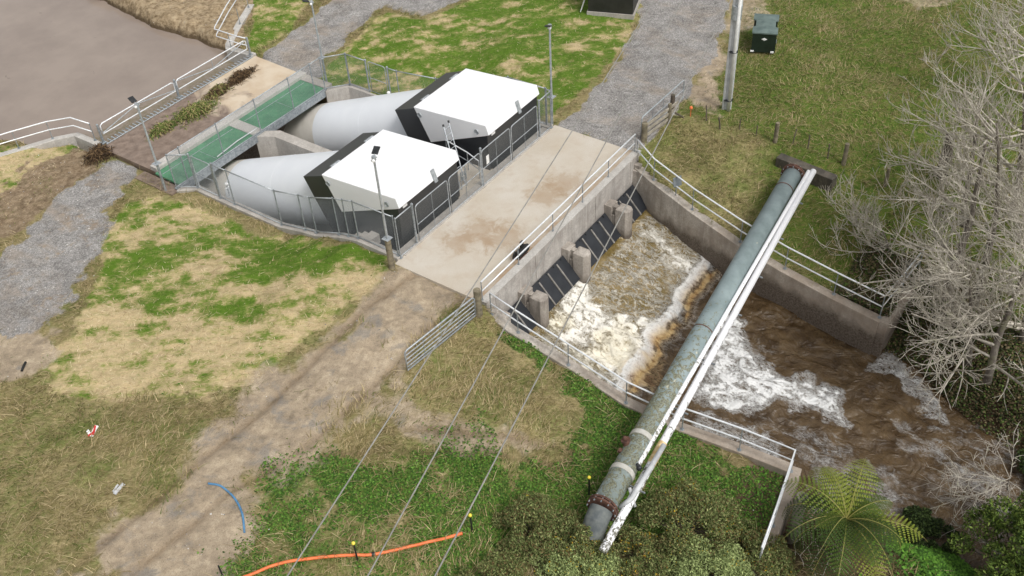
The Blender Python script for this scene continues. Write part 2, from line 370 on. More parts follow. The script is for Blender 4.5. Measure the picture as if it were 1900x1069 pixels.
def zground(x, y):
    z = zbase(x, y)
    z = z+(fbm(x*.35, y*.35, 3)-.5)*.22+(fbm(x*1.7, y*1.7, 9)-.5)*.10
    apr = sdist(x, y, [(-.3, .2), (12, .2), (12, -4.9), (-.3, -4.9)]); z = np.where(apr < .6, z*sstep(0, .6, apr)+(1-sstep(0, .6, apr))*np.minimum(z, -.03), z)
    plt = sdist(x, y, [(-.4, 13.9), (10.7, 13.9), (10.7, 20.3), (-.4, 20.3)]); z = np.where(plt < .1, np.minimum(z, -1.36), z)
    dr = sdist(x, y, RIVER)+(fbm(x*.6, y*.6, 21)-.5)*.8
    dr = np.where((y > -18.45-.09*np.clip(-x, 0, 6)) & (x > -5.7) & (x < 12.8) & ((x < -.35) | (x > 8.7)), 9, dr)
    z = np.where(dr < 3.0, -3.75+(z+3.75)*sstep(-.3, 3.0, dr), z)
    z = np.where(dr < -.3, -4.3, z)
    dp = sdist(x, y, POND)+(fbm(x*.8, y*.8, 23)-.5)*.5*sstep(21, 26, y)
    k = sstep(-.15, .9, dp); z = np.where(dp < .9, -2.7+(z+2.7)*k, z); z = np.where(dp < -.6, -3.2, z)
    z = np.where(apr < 0, -.28, z); z = np.where(plt < 0, -1.5, z)
    z = np.where(sdist(x, y, CHAN) < 0, -5.0, z); z = np.where(sdist(x, y, PIT) < 0, -8.0, z)
    return z
def axis(a, b, step, far):
    c = list(np.arange(a, b, step)); s = step; lo = [a]; hi = [c[-1]]
    while lo[-1] > -far: s *= 1.25; lo.append(lo[-1]-s)
    s = step
    while hi[-1] < far: s *= 1.25; hi.append(hi[-1]+s)
    return np.array(lo[:0:-1]+c+hi[1:])
gx = axis(-24, 42, .16, 900); gy = axis(-29, 42, .16, 900)
GX, GY = np.meshgrid(gx, gy, indexing='ij'); GZ = zground(GX, GY)
nx, ny = GX.shape
# region masks
WOB = (fbm(GX*.5, GY*.5, 5)-.5)*2.2+(fbm(GX*1.8, GY*1.8, 6)-.5)*1.5+(fbm(GX*5, GY*5, 8)-.5)*.6
def region(poly, soft=.5, wob=1.0, z=-.4):
    return 1-sstep(-soft, soft, sdist(GX, GY, xy(poly, z) if len(poly[0]) == 2 and max(p[0] for p in poly) > 60 else poly)+WOB*wob)
R_road1 = region([(1192, -60), (1188, 35), (1150, 112), (1090, 180), (1030, 236), (1100, 262), (1172, 290), (1195, 258), (1270, 182), (1292, 140), (1332, 80), (1350, 0), (1380, -60)], .4, .5, 0)
R_road2 = region([(470, 108), (545, 52), (612, 2), (650, -60), (1000, -60), (868, 0), (826, 20), (783, 38), (714, 16), (655, 62), (603, 101), (592, 135), (552, 142)], .35, .4, -1)
R_grav3 = region([(185, 292), (250, 312), (240, 345), (208, 385), (192, 450), (150, 560), (95, 625), (-80, 640), (-80, 520), (40, 430), (95, 380)], .6, .8, -1.1)
R_soil = region([(-80, 610), (110, 600), (110, 650), (60, 700), (-80, 740)], .6, .9, -.9)
R_mud = region([(60, 300), (150, 270), (190, 280), (240, 330), (200, 370), (100, 380), (60, 430), (-60, 470), (-60, 400)], .6, .9, -1.1)
R_track = region([(740, 482), (862, 548), (770, 640), (700, 730), (620, 830), (560, 882), (470, 905), (440, 1000), (400, 1120), (60, 1120), (170, 970), (270, 900), (330, 850), (380, 800), (450, 745), (550, 680), (660, 600), (730, 520)], 1.2, 1.3, -.4)
R_lawnL = region([(185, 400), (250, 338), (332, 350), (430, 395), (560, 440), (650, 462), (725, 495), (722, 525), (650, 592), (530, 667), (400, 742), (230, 748), (75, 722), (90, 650), (140, 590), (170, 500)], .35, .7, -.7)
R_lawnL2 = region([(-80, 296), (140, 255), (180, 280), (120, 310), (60, 400), (-80, 470)], .35, .6, -1.2)
R_lawnB = region([(592, 135), (603, 101), (655, 62), (714, 16), (783, 38), (826, 20), (868, 0), (1000, -60), (1210, -60), (1188, 35), (1150, 112), (1090, 180), (1025, 240), (1000, 235), (700, 180)], .3, .4, -.6)
R_lawnT = region([(380, -60), (470, 20), (465, 100), (545, 50), (650, -60)], .3, .4, -1.2)
R_clay = region([(140, -60), (160, 0), (410, 112), (440, 92), (468, 14), (420, -60)], .3, .5, -1.2)
R_clover = np.maximum(region([(930, 590), (1050, 680), (1180, 760), (1290, 795), (1450, 880), (1420, 1000), (1100, 980), (900, 1069), (820, 1100), (860, 930), (1000, 860), (1090, 810), (1000, 700)], .9, 1.3, -1.3),
                      region([(470, 920), (560, 870), (700, 880), (900, 830), (960, 960), (860, 1120), (420, 1120)], 1.0, 1.3, -1.2)*(.45+.8*sstep(.38, .6, fbm(GX*.6, GY*.6, 12))))
R_track2 = region([(700, 745), (900, 800), (1060, 805), (1000, 835), (850, 850), (700, 800), (610, 838)], .4, .5, -.9)
R_dirtR = region([(1290, 110), (1345, 60), (1345, 215), (1290, 200), (1275, 170)], .5, .7, 0)
R_dirtR2 = np.maximum(region([(1340, -60), (1420, -60), (1430, 20), (1395, 60), (1345, 60)], .4, .8, 0), region([(1560, -60), (1900, -60), (1900, -20), (1700, 10)], .4, .8, 0))
R_bank = 1-sstep(.2, 3.6, sdist(GX, GY, RIVER)+WOB)
R_right = 1-sstep(-.6, .6, sdist(GX, GY, [(12, -4.6), (13.2, -4.3), (18, -4.6), (28, -3.2), (80, -3), (80, -80), (-4, -80), (-4, -29), (1.5, -24.7), (7, -20.6), (8.7, -18.2), (10, -11), (11.5, -6)])+WOB*.5)
R_right = R_right*(1-.85*region([(1190, 280), (1290, 225), (1420, 270), (1440, 330), (1380, 420), (1290, 380)], .8, 1.0, -.5))
def polyd(L, z=-.8):
    P = xy(L, z); d = np.full(GX.shape, 1e9)
    for (ax, ay), (bx, by) in zip(P[:-1], P[1:]):
        ex, ey = bx-ax, by-ay; t = np.clip(((GX-ax)*ex+(GY-ay)*ey)/(ex*ex+ey*ey), 0, 1); d = np.minimum(d, np.hypot(GX-ax-t*ex, GY-ay-t*ey))
    return d+(fbm(GX*1.5, GY*1.5, 33)-.5)*.25
RUTS = np.minimum.reduce([polyd([(560, 868), (640, 852), (720, 838), (820, 840), (930, 842), (1060, 846)]), polyd([(700, 812), (790, 800), (900, 806), (1000, 812), (1080, 820)]),
    polyd([(860, 575), (780, 650), (690, 740), (560, 850), (420, 930), (250, 1069)]), polyd([(790, 520), (690, 590), (580, 690), (470, 790), (330, 900), (130, 1069)])])
R_rut = np.exp(-(RUTS/.16)**2)
GZ = GZ-.09*R_rut+R_clay*(fbm(GX*1.6, GY*1.6, 55)-.5)*.45*(sdist(GX, GY, POND) > .3)
R_mud = np.maximum(R_mud*(1-.75*R_grav3), R_grav3*.46)
masks = dict(bank=R_bank*R_right, rut=R_rut, gravel=np.clip(np.maximum.reduce([R_road1, R_road2, R_grav3]), 0, 1), mud=np.clip(np.maximum(R_mud*.8, R_bank*.95), 0, 1),
             dirt=np.clip(np.maximum.reduce([R_track*(.62+.6*fbm(GX*.5, GY*.5, 14))*(1-.75*sstep(-9, -16, GX)*sstep(.46, .6, fbm(GX*.7, GY*.7, 15))), R_track2*.65, R_dirtR*.8, R_dirtR2*.6, R_soil*.85]), 0, 1), lawn=np.clip(np.maximum.reduce([R_lawnL, R_lawnL2, R_lawnB, R_lawnT]), 0, 1),
             clay=R_clay, clover=R_clover, right=R_right)
# greenness of the lawn: blotches of sprouted grass in straw mulch, denser at the foot of the pit wall
def blob(poly, s, z): return 1-sstep(-s, s, sdist(GX, GY, xy(poly, z))+WOB*.8)
green = np.maximum.reduce([blob([(420, 400), (560, 440), (700, 480), (640, 520), (520, 520), (380, 470), (250, 480), (300, 440), (360, 420)], .9, -1)*.75,
    blob([(250, 345), (340, 352), (350, 385), (260, 372)], .4, -1)*.3, blob([(210, 480), (400, 500), (560, 560), (470, 610), (300, 600), (180, 520)], .8, -.9)*.40,
    blob([(640, 60), (720, 16), (860, 30), (1180, 60), (1150, 110), (950, 110), (830, 150), (640, 90)], .8, -.6)*.45,
    R_lawnB*.62, R_lawnT*.6, blob([(470, 30), (560, 0), (600, 0), (520, 70), (475, 95)], .6, -1.2)*.5, R_lawnL2*.1])
masks['green'] = np.clip(green, 0, 1)
ca, sa = math.cos(.6), math.sin(.6); LX, LY = (GX*.6-GY*.8)*.62, (GX*.8+GY*.6)*1.2
gk_ = fbm(LX*.9, LY*.9, 91, 4)*.5+fbm(LX*3.0, LY*3.0, 90, 4)*.5
masks['sprout'] = sstep(.38, .70, gk_+masks['green']*.18-.07*blob([(60, 600), (300, 590), (560, 600), (720, 540), (640, 800), (60, 800)], 1.0, -.8)-.05*R_lawnL2)
# ground shader
def m_ground():
    t = NT('ground_cover')
    A = {k: t.attr(k) for k in masks}
    fine = t.noise(16, 6, .75); mid = t.noise(3.2, 6, .7); big = t.noise(.7, 5, .6)
    str1 = t.noise(7, 7, .78, 1.0, t.streak(.45, 1.2)); str2 = t.noise(9, 6, .75, 1.4, t.streak(.5, 1.3, .5))
    # rough grass: olive with tan dead blades
    rough = t.ramp(t.math('ADD', t.math('MULTIPLY', str1, .55), t.math('MULTIPLY', str2, .45)), [(.32, srgb(94, 88, 56)), (.45, srgb(128, 118, 80)), (.56, srgb(158, 144, 106)), (.7, srgb(184, 168, 132))])
    gg = t.ramp(str1, [(.3, srgb(70, 84, 36)), (.5, srgb(98, 114, 52)), (.7, srgb(130, 138, 78))])
    fr = t.ramp(t.math('ADD', t.math('MULTIPLY', big, .6), t.math('MULTIPLY', mid, .4)), [(.46, 0), (.62, .75)])
    rough = t.mix(fr, rough, gg)
    rr = t.ramp(t.math('ADD', t.math('MULTIPLY', mid, .5), t.math('MULTIPLY', str2, .5)), [(.3, srgb(54, 76, 24)), (.47, srgb(82, 106, 38)), (.57, srgb(112, 112, 62)), (.7, srgb(156, 142, 102))])
    c = t.mix(A['right'], rough, rr)
    clover = t.ramp(t.voro(9, vec=None), [(.1, srgb(100, 132, 56)), (.5, srgb(72, 102, 40)), (.9, srgb(52, 74, 28))])
    c = t.mix(t.ramp(t.math('ADD', A['clover'], t.math('MULTIPLY_ADD', mid, .9, -.45)), [(.4, 0), (.62, .9)]), c, clover)
    # lawn
    straw = t.ramp(t.math('ADD', t.math('MULTIPLY', str1, .6), t.math('MULTIPLY', fine, .4)), [(.3, srgb(150, 128, 92)), (.5, srgb(192, 172, 134)), (.68, srgb(212, 196, 162))])
    grs = t.ramp(t.math('ADD', t.math('MULTIPLY', fine, .5), t.math('MULTIPLY', str2, .5)), [(.3, srgb(60, 86, 20)), (.5, srgb(84, 114, 32)), (.7, srgb(110, 134, 52))])
    gk = t.math('ADD', A['sprout'], t.math('MULTIPLY_ADD', t.math('ADD', t.noise(3.2, 7, .75, .6, t.streak(.6, 1.3)), str1), 1.9, -1.9))
    lawn = t.mix(t.ramp(gk, [(.0, 0), (.5, 1)]), straw, srgb(146, 144, 88)); lawn = t.mix(t.ramp(gk, [(.36, 0), (.95, 1)]), lawn, grs)
    c = t.mix(t.ramp(t.math('ADD', A['lawn'], t.math('MULTIPLY_ADD', t.math('ADD', mid, str1), .6, -.6)), [(.3, 0), (.7, 1)]), c, lawn)
    # dirt track
    dirt = t.ramp(t.math('ADD', t.math('MULTIPLY', big, .5), t.math('MULTIPLY', mid, .5)), [(.36, srgb(140, 127, 110)), (.5, srgb(168, 152, 130)), (.64, srgb(194, 178, 154))])
    dirt = t.mix(t.ramp(t.noise(.9, 5, .6, .4, t.mapv((1, 1, 1), (0, 0, .3))), [(.56, 0), (.66, .7)]), dirt, srgb(134, 130, 124))
    dirt = t.mix(t.ramp(t.noise(26, 4, .7), [(.3, .6), (.5, 0)]), dirt, srgb(96, 80, 62))
    dirt = t.mix(t.ramp(t.voro(13), [(.05, .8), (.13, 0)]), dirt, t.ramp(t.noise(7), [(.5, srgb(150, 136, 118)), (.66, srgb(214, 206, 196))]))
    c = t.mix(t.ramp(t.math('ADD', A['dirt'], t.math('MULTIPLY_ADD', t.math('ADD', mid, str1), .7, -.7)), [(.3, 0), (.7, 1)]), c, dirt)
    c = t.mix(t.math('MULTIPLY', A['rut'], t.ramp(mid, [(.35, .2), (.6, .75)])), c, t.ramp(fine, [(.35, srgb(92, 74, 54)), (.65, srgb(136, 116, 92))]))
    clay = t.ramp(t.math('ADD', t.math('MULTIPLY', str1, .4), t.math('MULTIPLY', mid, .6)), [(.36, srgb(92, 74, 54)), (.46, srgb(140, 122, 96)), (.56, srgb(170, 152, 124)), (.68, srgb(188, 172, 146))])
    c = t.mix(t.ramp(t.math('ADD', A['clay'], t.math('MULTIPLY_ADD', mid, .5, -.25)), [(.4, 0), (.6, 1)]), c, clay)
    # gravel
    gv = t.voro(22, out='Color'); gvv = t.math('MULTIPLY_ADD', t.sep(gv)[0], .5, .25)
    grav = t.ramp(t.math('ADD', t.math('MULTIPLY', gvv, .75), t.math('MULTIPLY', fine, .25)), [(.2, srgb(108, 105, 102)), (.5, srgb(146, 143, 140)), (.78, srgb(186, 183, 179))])
    grav = t.mix(t.ramp(t.noise(.6, 5, .65, .3, t.mapv((1, .5, 1))), [(.5, 0), (.66, .6)]), grav, srgb(158, 144, 128))
    grav = t.mix(t.ramp(t.noise(.8, 6, .7, .5), [(.46, 0), (.6, .55)]), grav, t.ramp(gvv, [(.3, srgb(88, 85, 82)), (.7, srgb(138, 134, 130))]))
    c = t.mix(t.ramp(t.math('ADD', A['gravel'], t.math('MULTIPLY_ADD', t.math('ADD', mid, fine), .5, -.5)), [(.4, 0), (.6, 1)]), c, grav)
    mud = t.ramp(t.math('ADD', t.math('MULTIPLY', mid, .6), t.math('MULTIPLY', fine, .4)), [(.36, srgb(74, 58, 44)), (.47, srgb(122, 104, 84)), (.62, srgb(160, 142, 118))])
    c = t.mix(t.ramp(t.math('ADD', A['mud'], t.math('MULTIPLY_ADD', t.math('ADD', mid, big), .8, -.8)), [(.42, 0), (.62, .95)]), c, mud)
    c = t.mix(t.math('MULTIPLY', t.ramp(A['bank'], [(.1, 0), (.5, 1)]), .95), c, t.ramp(t.math('ADD', t.math('MULTIPLY', fine, .6), t.math('MULTIPLY', mid, .4)), [(.36, srgb(34, 29, 20)), (.5, srgb(62, 52, 38)), (.66, srgb(104, 90, 68))]))
    vv = t.ramp(t.noise(1.6, 7, .72, .5, t.streak(.7, 1.2)), [(.3, (.74, .74, .72)), (.5, (1, 1, 1)), (.7, (1.16, 1.15, 1.12))])
    c = t.mix(1.0, c, vv, 'MULTIPLY')
    # wet rim of the pond and river
    z = t.sep()[2]
    n = t.N.new('ShaderNodeMapRange'); t.link(t.math('ADD', z, t.math('MULTIPLY', mid, .5)), n.inputs[0]); n.inputs[1].default_value = -1.35; n.inputs[2].default_value = -1.6
    n.inputs[3].default_value = 0; n.inputs[4].default_value = 1
    c = t.mix(t.math('MULTIPLY', n.outputs[0], .8), c, srgb(72, 58, 42))
    h = t.math('ADD', t.math('MULTIPLY', fine, .6), t.math('MULTIPLY', str1, .6)); t.bump(h, .9, .05)
    return t.fin(c, .95, spec=.2)
M['ground'] = m_ground()
# split the sheet's faces into ground, gravel roads, track (one continuous surface)
I = np.arange(nx*ny).reshape(nx, ny)
Q = np.stack([I[:-1, :-1], I[1:, :-1], I[1:, 1:], I[:-1, 1:]], -1).reshape(-1, 4)
def fm(a): return ((a[:-1, :-1]+a[1:, :-1]+a[1:, 1:]+a[:-1, 1:])/4).ravel()
kind = np.zeros(len(Q), int)
kind[fm(R_road1) > .5] = 1; kind[fm(R_road2) > .5] = 2; kind[fm(R_grav3) > .5] = 3; kind[(fm(R_track) > .5) & (kind == 0)] = 4
allV = np.stack([GX, GY, GZ], -1).reshape(-1, 3)
for k, (nm, lab) in enumerate([('ground', 'grass and soil ground around the pump station'), ('gravel_road', 'grey gravel road running up from the concrete apron'),
        ('gravel_road', 'grey gravel drive leading away from the intake platform'), ('gravel_path', 'dark gravel patch left of the straw covered lawn'), ('dirt_track', 'pale dirt track curving down from the concrete apron')]):
    F = Q[kind == k]; u, inv = np.unique(F, return_inverse=True); F2 = inv.reshape(F.shape)
    o = mesh_np(nm, allV[u], F2, M['ground'], smooth=True)
    for mk, arr in masks.items():
        a = o.data.attributes.new(mk, 'FLOAT', 'POINT'); a.data.foreach_set('value', arr.ravel()[u].astype(np.float32))
    tag(o, lab, kind='structure')
def gz(x, y):
    return zground(np.atleast_1d(np.array(x, float)), np.atleast_1d(np.array(y, float)))
def ground_at(u, v, lo=0.0):
    z = lo
    for _ in range(6): p = at(u, v, z); z = float(gz(p[0], p[1])[0])
    return at(u, v, z)
def samp(arr, x, y):
    i = np.clip(np.searchsorted(gx, x)-1, 0, nx-2); j = np.clip(np.searchsorted(gy, y)-1, 0, ny-2); return arr[i, j]

# ------------------------------------------------------------------ concrete slabs
tag(MB().box((-.42, -4.55, -.35), (12.15, .0, 0)).build('concrete_apron', M['apron'], bevel=.02), 'broad beige concrete apron in front of the pump houses', kind='structure')
pl = MB().add([(-.3, 16.0, -1.2), (10.75, 16.0, -1.2), (10.9, 20.4, -1.2), (-.35, 20.4, -1.2), (-.3, 16.0, -7.6), (10.75, 16.0, -7.6), (10.9, 20.4, -3.6), (-.35, 20.4, -3.6)],
              [(0,1,2,3),(7,6,5,4),(0,4,5,1),(1,5,6,2),(2,6,7,3),(3,7,4,0)])
tag(pl.build('concrete_platform', M['platform'], bevel=.02), 'muddy concrete platform between the trash rack and the green walkway', kind='structure')
tag(MB().box((-1.2, 13.9, -1.5), (-.55, 16.7, -1.22)).build('concrete_step', M['platform']), 'muddy concrete step at the near end of the green walkway', kind='structure')

# pump chamber walls
pc = empty('pump_chamber', (5.5, 6.5, -4.5), 'sunken concrete chamber holding the two white pump tubes', 'concrete chamber')
# left wall follows the fence, stepping down upstream
LW = [(0.0, 0.0, .10), (0.0, 2.35, .08), (0.0, 2.9, -.05), (0.0, 3.5, -.2), (-.02, 5.0, -.75), (-.04, 5.8, -.85), (-.06, 7.4, -1.2), (-.1, 10.5, -1.2), (-.1, 13.2, -1.2), (-.75, 14.0, -1.2)]
RW = [(11.83, 0.0, .10), (11.8, 2.5, .05), (11.7, 5.0, -.75), (11.45, 7.4, -1.15), (11.25, 9.6, -1.18), (11.25, 13.2, -1.2), (10.1, 14.05, -1.2)]
def wall_strip(mb, path, half, zb, off=0.0):
    L = []
    for i, (x, y, z) in enumerate(path):
        a = np.array(path[max(i-1, 0)][:2]); b = np.array(path[min(i+1, len(path)-1)][:2]); t = (b-a)/np.linalg.norm(b-a); n = np.array([-t[1], t[0]])
        p = np.array([x, y]); q0 = p+n*(half+off); q1 = p-n*(half-off)
        L.append([(*q0, zb), (*q1, zb), (*q1, z), (*q0, z)])
    return mb.loft(L)
wall_strip(MB(), LW, .2, -7.6).build('left_wall', M['concrete'], pc, bevel=.015)
wall_strip(MB(), RW, .2, -7.6).build('right_wall', M['concrete'], pc, bevel=.015)
MB().box((.22, -.1, -4.8), (11.6, .38, .06)).build('front_curb', M['concrete'], pc, bevel=.02)
cw = MB(); pln = [(4.66, 14.06), (5.2, 13.15), (5.2, 5.0), (5.8, 5.0), (5.8, 13.3), (5.3, 14.06)]
cw.loft([[(x, y, -7.6) for x, y in pln], [(x, y, -1.19) for x, y in pln]]); cw.build('centre_wall', M['concrete'], pc, bevel=.02)
MB().box((.2, .4, -7.7), (11.1, 16.0, -7.5)).build('floor', M['concrete_wet'], pc)
MB().box((4.9, .4, -4.6), (7.6, 1.9, -.12)).build('landing', M['apron'], pc, bevel=.02)
st = MB()
for k in range(3): st.box((.21, 2.0+k*.45, -.3-k*.25-.3), (.95, 2.45+k*.45, -.12-k*.22))
st.build('steps', M['concrete'], pc)
MB().box((-.3, 15.9, -7.6), (10.4, 16.0, -1.5)).build('back_wall', M['concrete_wet'], pc)

# pump houses
def house(x0, label, place):
    h = empty('pump_house', (x0+2.07, 3.2, -1.2), label, 'pump house', 'identical black and white pump houses')
    w = 4.14
    body = [(.6, -1.4), (.6, 1.86), (4.9, 1.97), (6.28, 1.43), (5.0, -1.35)]
    MB().loft([[(x0, y, z) for y, z in body], [(x0+w, y, z) for y, z in body]]).build('body', M['black_clad'], h, bevel=.015)
    cov = [(.47, 1.92), (.62, 2.39), (4.96, 2.05), (4.11, .30), (.71, 1.80)]
    c = MB().loft([[(x0-.05, y, z) for y, z in cov], [(x0+w+.05, y, z) for y, z in cov]]).build('roof_cover', M['roof_white'], h, bevel=.02)
    for fx in (.33, .67): MB().obox((x0+w*fx, 2.79, 2.225), (.02, 0, 0), (0, 2.1, -.165), (0, .0008, .014)).build('seam', M['roof_white'], c)
    for fx in (.22, .78):
        m = MB().obox((x0+w*fx, 5.02, 2.05), (.28, 0, 0), (0, .06, -.02), (0, .008, .02)); m.build('hinge', M['galv'], c)
    for (y, z) in ((1.15, 1.92), (4.6, 1.72)):
        m = MB(); m.tube([(x0-.10+0*k, y+.12*math.cos(k), z+.12*math.sin(k)) for k in np.linspace(0, 2*math.pi, 16)], .018, 6, False)
        m.tube([(x0-.06, y, z), (x0-.085, y, z)], .1, 14)
        m.build('lifting_eye', M['galv'], c)
    m = MB().obox((x0+w*.58, .48, 2.13), (.1, 0, 0), (0, .09, .30), (0, -.03, .012)); m.build('latch_strap', M['galv'], c)
    MB().box((x0+.28, .55, 1.70), (x0+.55, .6, 1.80)).build('vent_tag', M['white'], h)
    MB().box((x0-.02, .56, -1.0), (x0+w+.02, .62, -.9)).build('base_rail', M['dark_steel'], h)
    return h
house(.89, 'nearer white roofed black pump house, with the light pole in front', 0)
house(7.40, 'farther white roofed black pump house beside the gravel road', 1)
# tubes
def ptube(xc, label):
    a = math.radians(23); ax = np.array([0, math.cos(a), -math.sin(a)]); c0 = np.array([xc, 5.35, -.08])
    t = empty('pump_tube', (xc, 9, -3), label, 'tube', 'identical white pump tubes')
    o = MB().tube([c0+ax*s for s in (0, 8.3)], 1.74, 72, False).build('barrel', M['tube_white'], t, smooth=True)
    o = MB().tube([c0+ax*s for s in (8.3, 14.5)], 1.735, 72, False).build('inlet_end', M['tube_dirty'], t, smooth=True)
    for s in (4.3,):
        MB().tube([c0+ax*s, c0+ax*(s+.04)], 1.744, 72).build('seam_ring', M['tube_white'], t)
    return t
ptube(2.96, 'nearer sloping white pump tube running under the walkway'); ptube(9.47, 'farther sloping white pump tube running under the walkway')

# walkway
wk = empty('green_walkway', (4.8, 15, -1.2), 'green grating walkway over the pump inlets with concrete divider', 'walkway')
MB().box((-.45, 14.12, -1.24), (4.62, 15.98, -1.14)).build('deck_panel', M['green_deck'], wk)
MB().box((5.28, 14.12, -1.24), (10.15, 15.98, -1.14)).build('deck_panel', M['green_deck'], wk)
MB().box((4.62, 14.06, -1.6), (5.28, 15.98, -1.08)).build('divider', M['concrete_top'], wk, bevel=.01)
MB().box((-.78, 13.95, -1.55), (10.12, 14.06, -1.12)).build('edge_beam', M['galv_post'], wk, bevel=.01)
MB().box((-.3, 15.99, -1.4), (10.7, 16.5, -.95)).build('curb', M['concrete_top'], wk, bevel=.02)
MB().box((10.15, 14.1, -1.5), (10.75, 15.98, -1.1)).build('end_slab', M['concrete'], wk, bevel=.01)
m = MB(); 
for (x0, x1) in ((-.3, 4.5), (5.4, 10.0)): m.box((x0, 15.55, -1.14), (x1, 15.58, -1.12)); m.box(((x0+x1)/2, 14.2, -1.14), ((x0+x1)/2+.02, 15.5, -1.13))
m.build('deck_seam', M['galv'], wk)
p0 = at(403, 291, -1.1); p1 = at(477, 238, -1.1)
tag(MB().tube([p0, (p0+p1)/2+np.array([0, 0, .08]), p1], .03, 6).build('loose_pole', M['rail_white']), 'white rod lying across the green walkway', 'rod')

# ------------------------------------------------------------------ fences
def chain(mb, a, b, ha, hb, sp=.052, r=.0024):
    """diagonal wires in the vertical panel between ground points a and b"""
    a = np.array(a, float); b = np.array(b, float); L = np.linalg.norm((b-a)[:2]); H = (ha+hb)/2
    V = []; F = []; n = mb.n
    def P(s, h): t = s/L; return a+(b-a)*t+np.array([0, 0, h*(ha+(hb-ha)*t)/H])
    u = (b-a)/max(L, 1e-6); nrm = np.array([-u[1], u[0], 0])
    st_ = sp*1.414
    for sg in (1, -1):
        s0 = -H if sg == 1 else 0; s1 = L if sg == 1 else L+H
        s = s0
        while s < s1:
            if sg == 1: sa, ha_ = (s, 0) if s >= 0 else (0, -s); sb, hb_ = (s+H, H) if s+H <= L else (L, L-s)
            else: sa, ha_ = (s, 0) if s <= L else (L, s-L); sb, hb_ = (s-H, H) if s-H >= 0 else (0, s)
            p, q = P(sa, ha_), P(sb, hb_); d = q-p; l = np.linalg.norm(d)
            if l > .03:
                w = np.cross(d/l, nrm); k = len(V)+n
                for pt in (p, q): V += [pt+nrm*r, pt-nrm*r*.5+w*r*.87, pt-nrm*r*.5-w*r*.87]
                F += [(k, k+1, k+4, k+3), (k+1, k+2, k+5, k+4), (k+2, k, k+3, k+5)]
            s += st_
    mb.v.extend([tuple(map(float, p)) for p in V]); mb.f.extend(F); mb.n += len(V)
def fence(name, label, P, H, posts=None, cat='fence', group=None, thick=None):
    e = empty(name, P[0], label, cat, group)
    tr = MB(); br = MB(); ch = MB()
    for i in range(len(P)-1):
        a, b = np.array(P[i], float), np.array(P[i+1], float); ha, hb = H[i], H[i+1]
        tr.tube([a+[0, 0, ha], b+[0, 0, hb]], .028, 8); br.tube([a+[0, 0, .06], b+[0, 0, .06]], .024, 6); chain(ch, a+[0, 0, .05], b+[0, 0, .05], ha-.05, hb-.05)
    tr.build('top_rail', M['galv'], e, True); br.build('bottom_rail', M['galv'], e, True); ch.build('chain_link', M['wire'], e)
    for i, p in enumerate(P):
        r = .03 if not thick or i not in thick else .05
        m = MB().cyl(p, p[2]-.05, p[2]+H[i]+.03, r, 10); m.sphere((p[0], p[1], p[2]+H[i]+.04), r*1.3, 8, 6)
        m.box((p[0]-.08, p[1]-.08, p[2]-.005), (p[0]+.08, p[1]+.08, p[2]+.015)); m.build('post', M['galv_post'], e)
    return e
def gate(name, label, a, b, H, group, hinge_frac=.5, mid=.48, stile=True):
    a = np.array(a, float); b = np.array(b, float); e = empty(name, a, label, 'gate', group)
    u = (b-a)/np.linalg.norm(b-a); a = a+u*.06; b = b-u*.06; c = .16; m = MB(); z = np.array([0, 0, 1.0])
    pts = [a+z*.08, a+z*(H-c)]+[a+u*c*(1-math.cos(t))+z*(H-c+c*math.sin(t)) for t in np.linspace(.3, 1.57, 5)]
    pts += [b-u*c*(1-math.cos(t))+z*(H-c+c*math.sin(t)) for t in np.linspace(1.57, .3, 5)]+[b+z*(H-c), b+z*.08, a+z*.08]
    m.tube(pts, .024, 8); m.build('frame', M['galv'], e, True)
    MB().tube([a+z*H*mid, b+z*H*mid], .02, 6).build('mid_rail', M['galv'], e)
    if stile: MB().tube([(a+b)/2+z*.08, (a+b)/2+z*H], .014, 6).build('stile', M['galv_post'], e)
    ch = MB(); chain(ch, a+z*.08, b+z*.08, H-.1, H-.1); ch.build('chain_link', M['wire'], e)
    return e
gX = [float(at(u, v, 0)[0]) for u, v in ((777.4, 449.7), (838.7, 398), (895.7, 346), (949.6, 299.7), (999.3, 257.6))]
fence('chain_link_fence', 'short chain link panel at the near left corner of the apron', [(0, 0, .02), (gX[0]-.12, 0, .02)], [2.1, 2.1], thick=[1])
fence('chain_link_fence', 'short chain link panel at the far right corner of the apron', [(gX[4]+.12, 0, .02), (11.83, 0, .02), (11.83, .25, .02)], [2.05, 2.1, 2.1], thick=[0])
for (i, j, lab) in ((0, 1, 'chain link gate leaf nearest the near light pole, before the near pump house'), (1, 2, 'chain link gate leaf in front of the ladder'),
                    (2, 3, 'chain link gate leaf carrying the small white tag'), (3, 4, 'chain link gate leaf nearest the gravel road')):
    gate('fence_gate', lab, (gX[i], 0, .0), (gX[j], 0, .0), 1.95, 'chain link gate leaves along the apron')
tag(MB().cyl((gX[2]+.0, .0), 0, 2.1, .055, 12).box((gX[2]-.12, -.1, 0), (gX[2]+.12, .1, .015)).sphere((gX[2], 0, 2.12), .065).build('gate_post', M['galv_post']), 'thick steel gate post between the two double gates', 'post')
q = at(902, 287, 1.0)
tag(MB().box((gX[2]+.35, -.04, 1.05), (gX[2]+.55, -.02, 1.5)).build('gate_tag', M['white']), 'small white tag hanging on the gate by the thick post', 'tag')
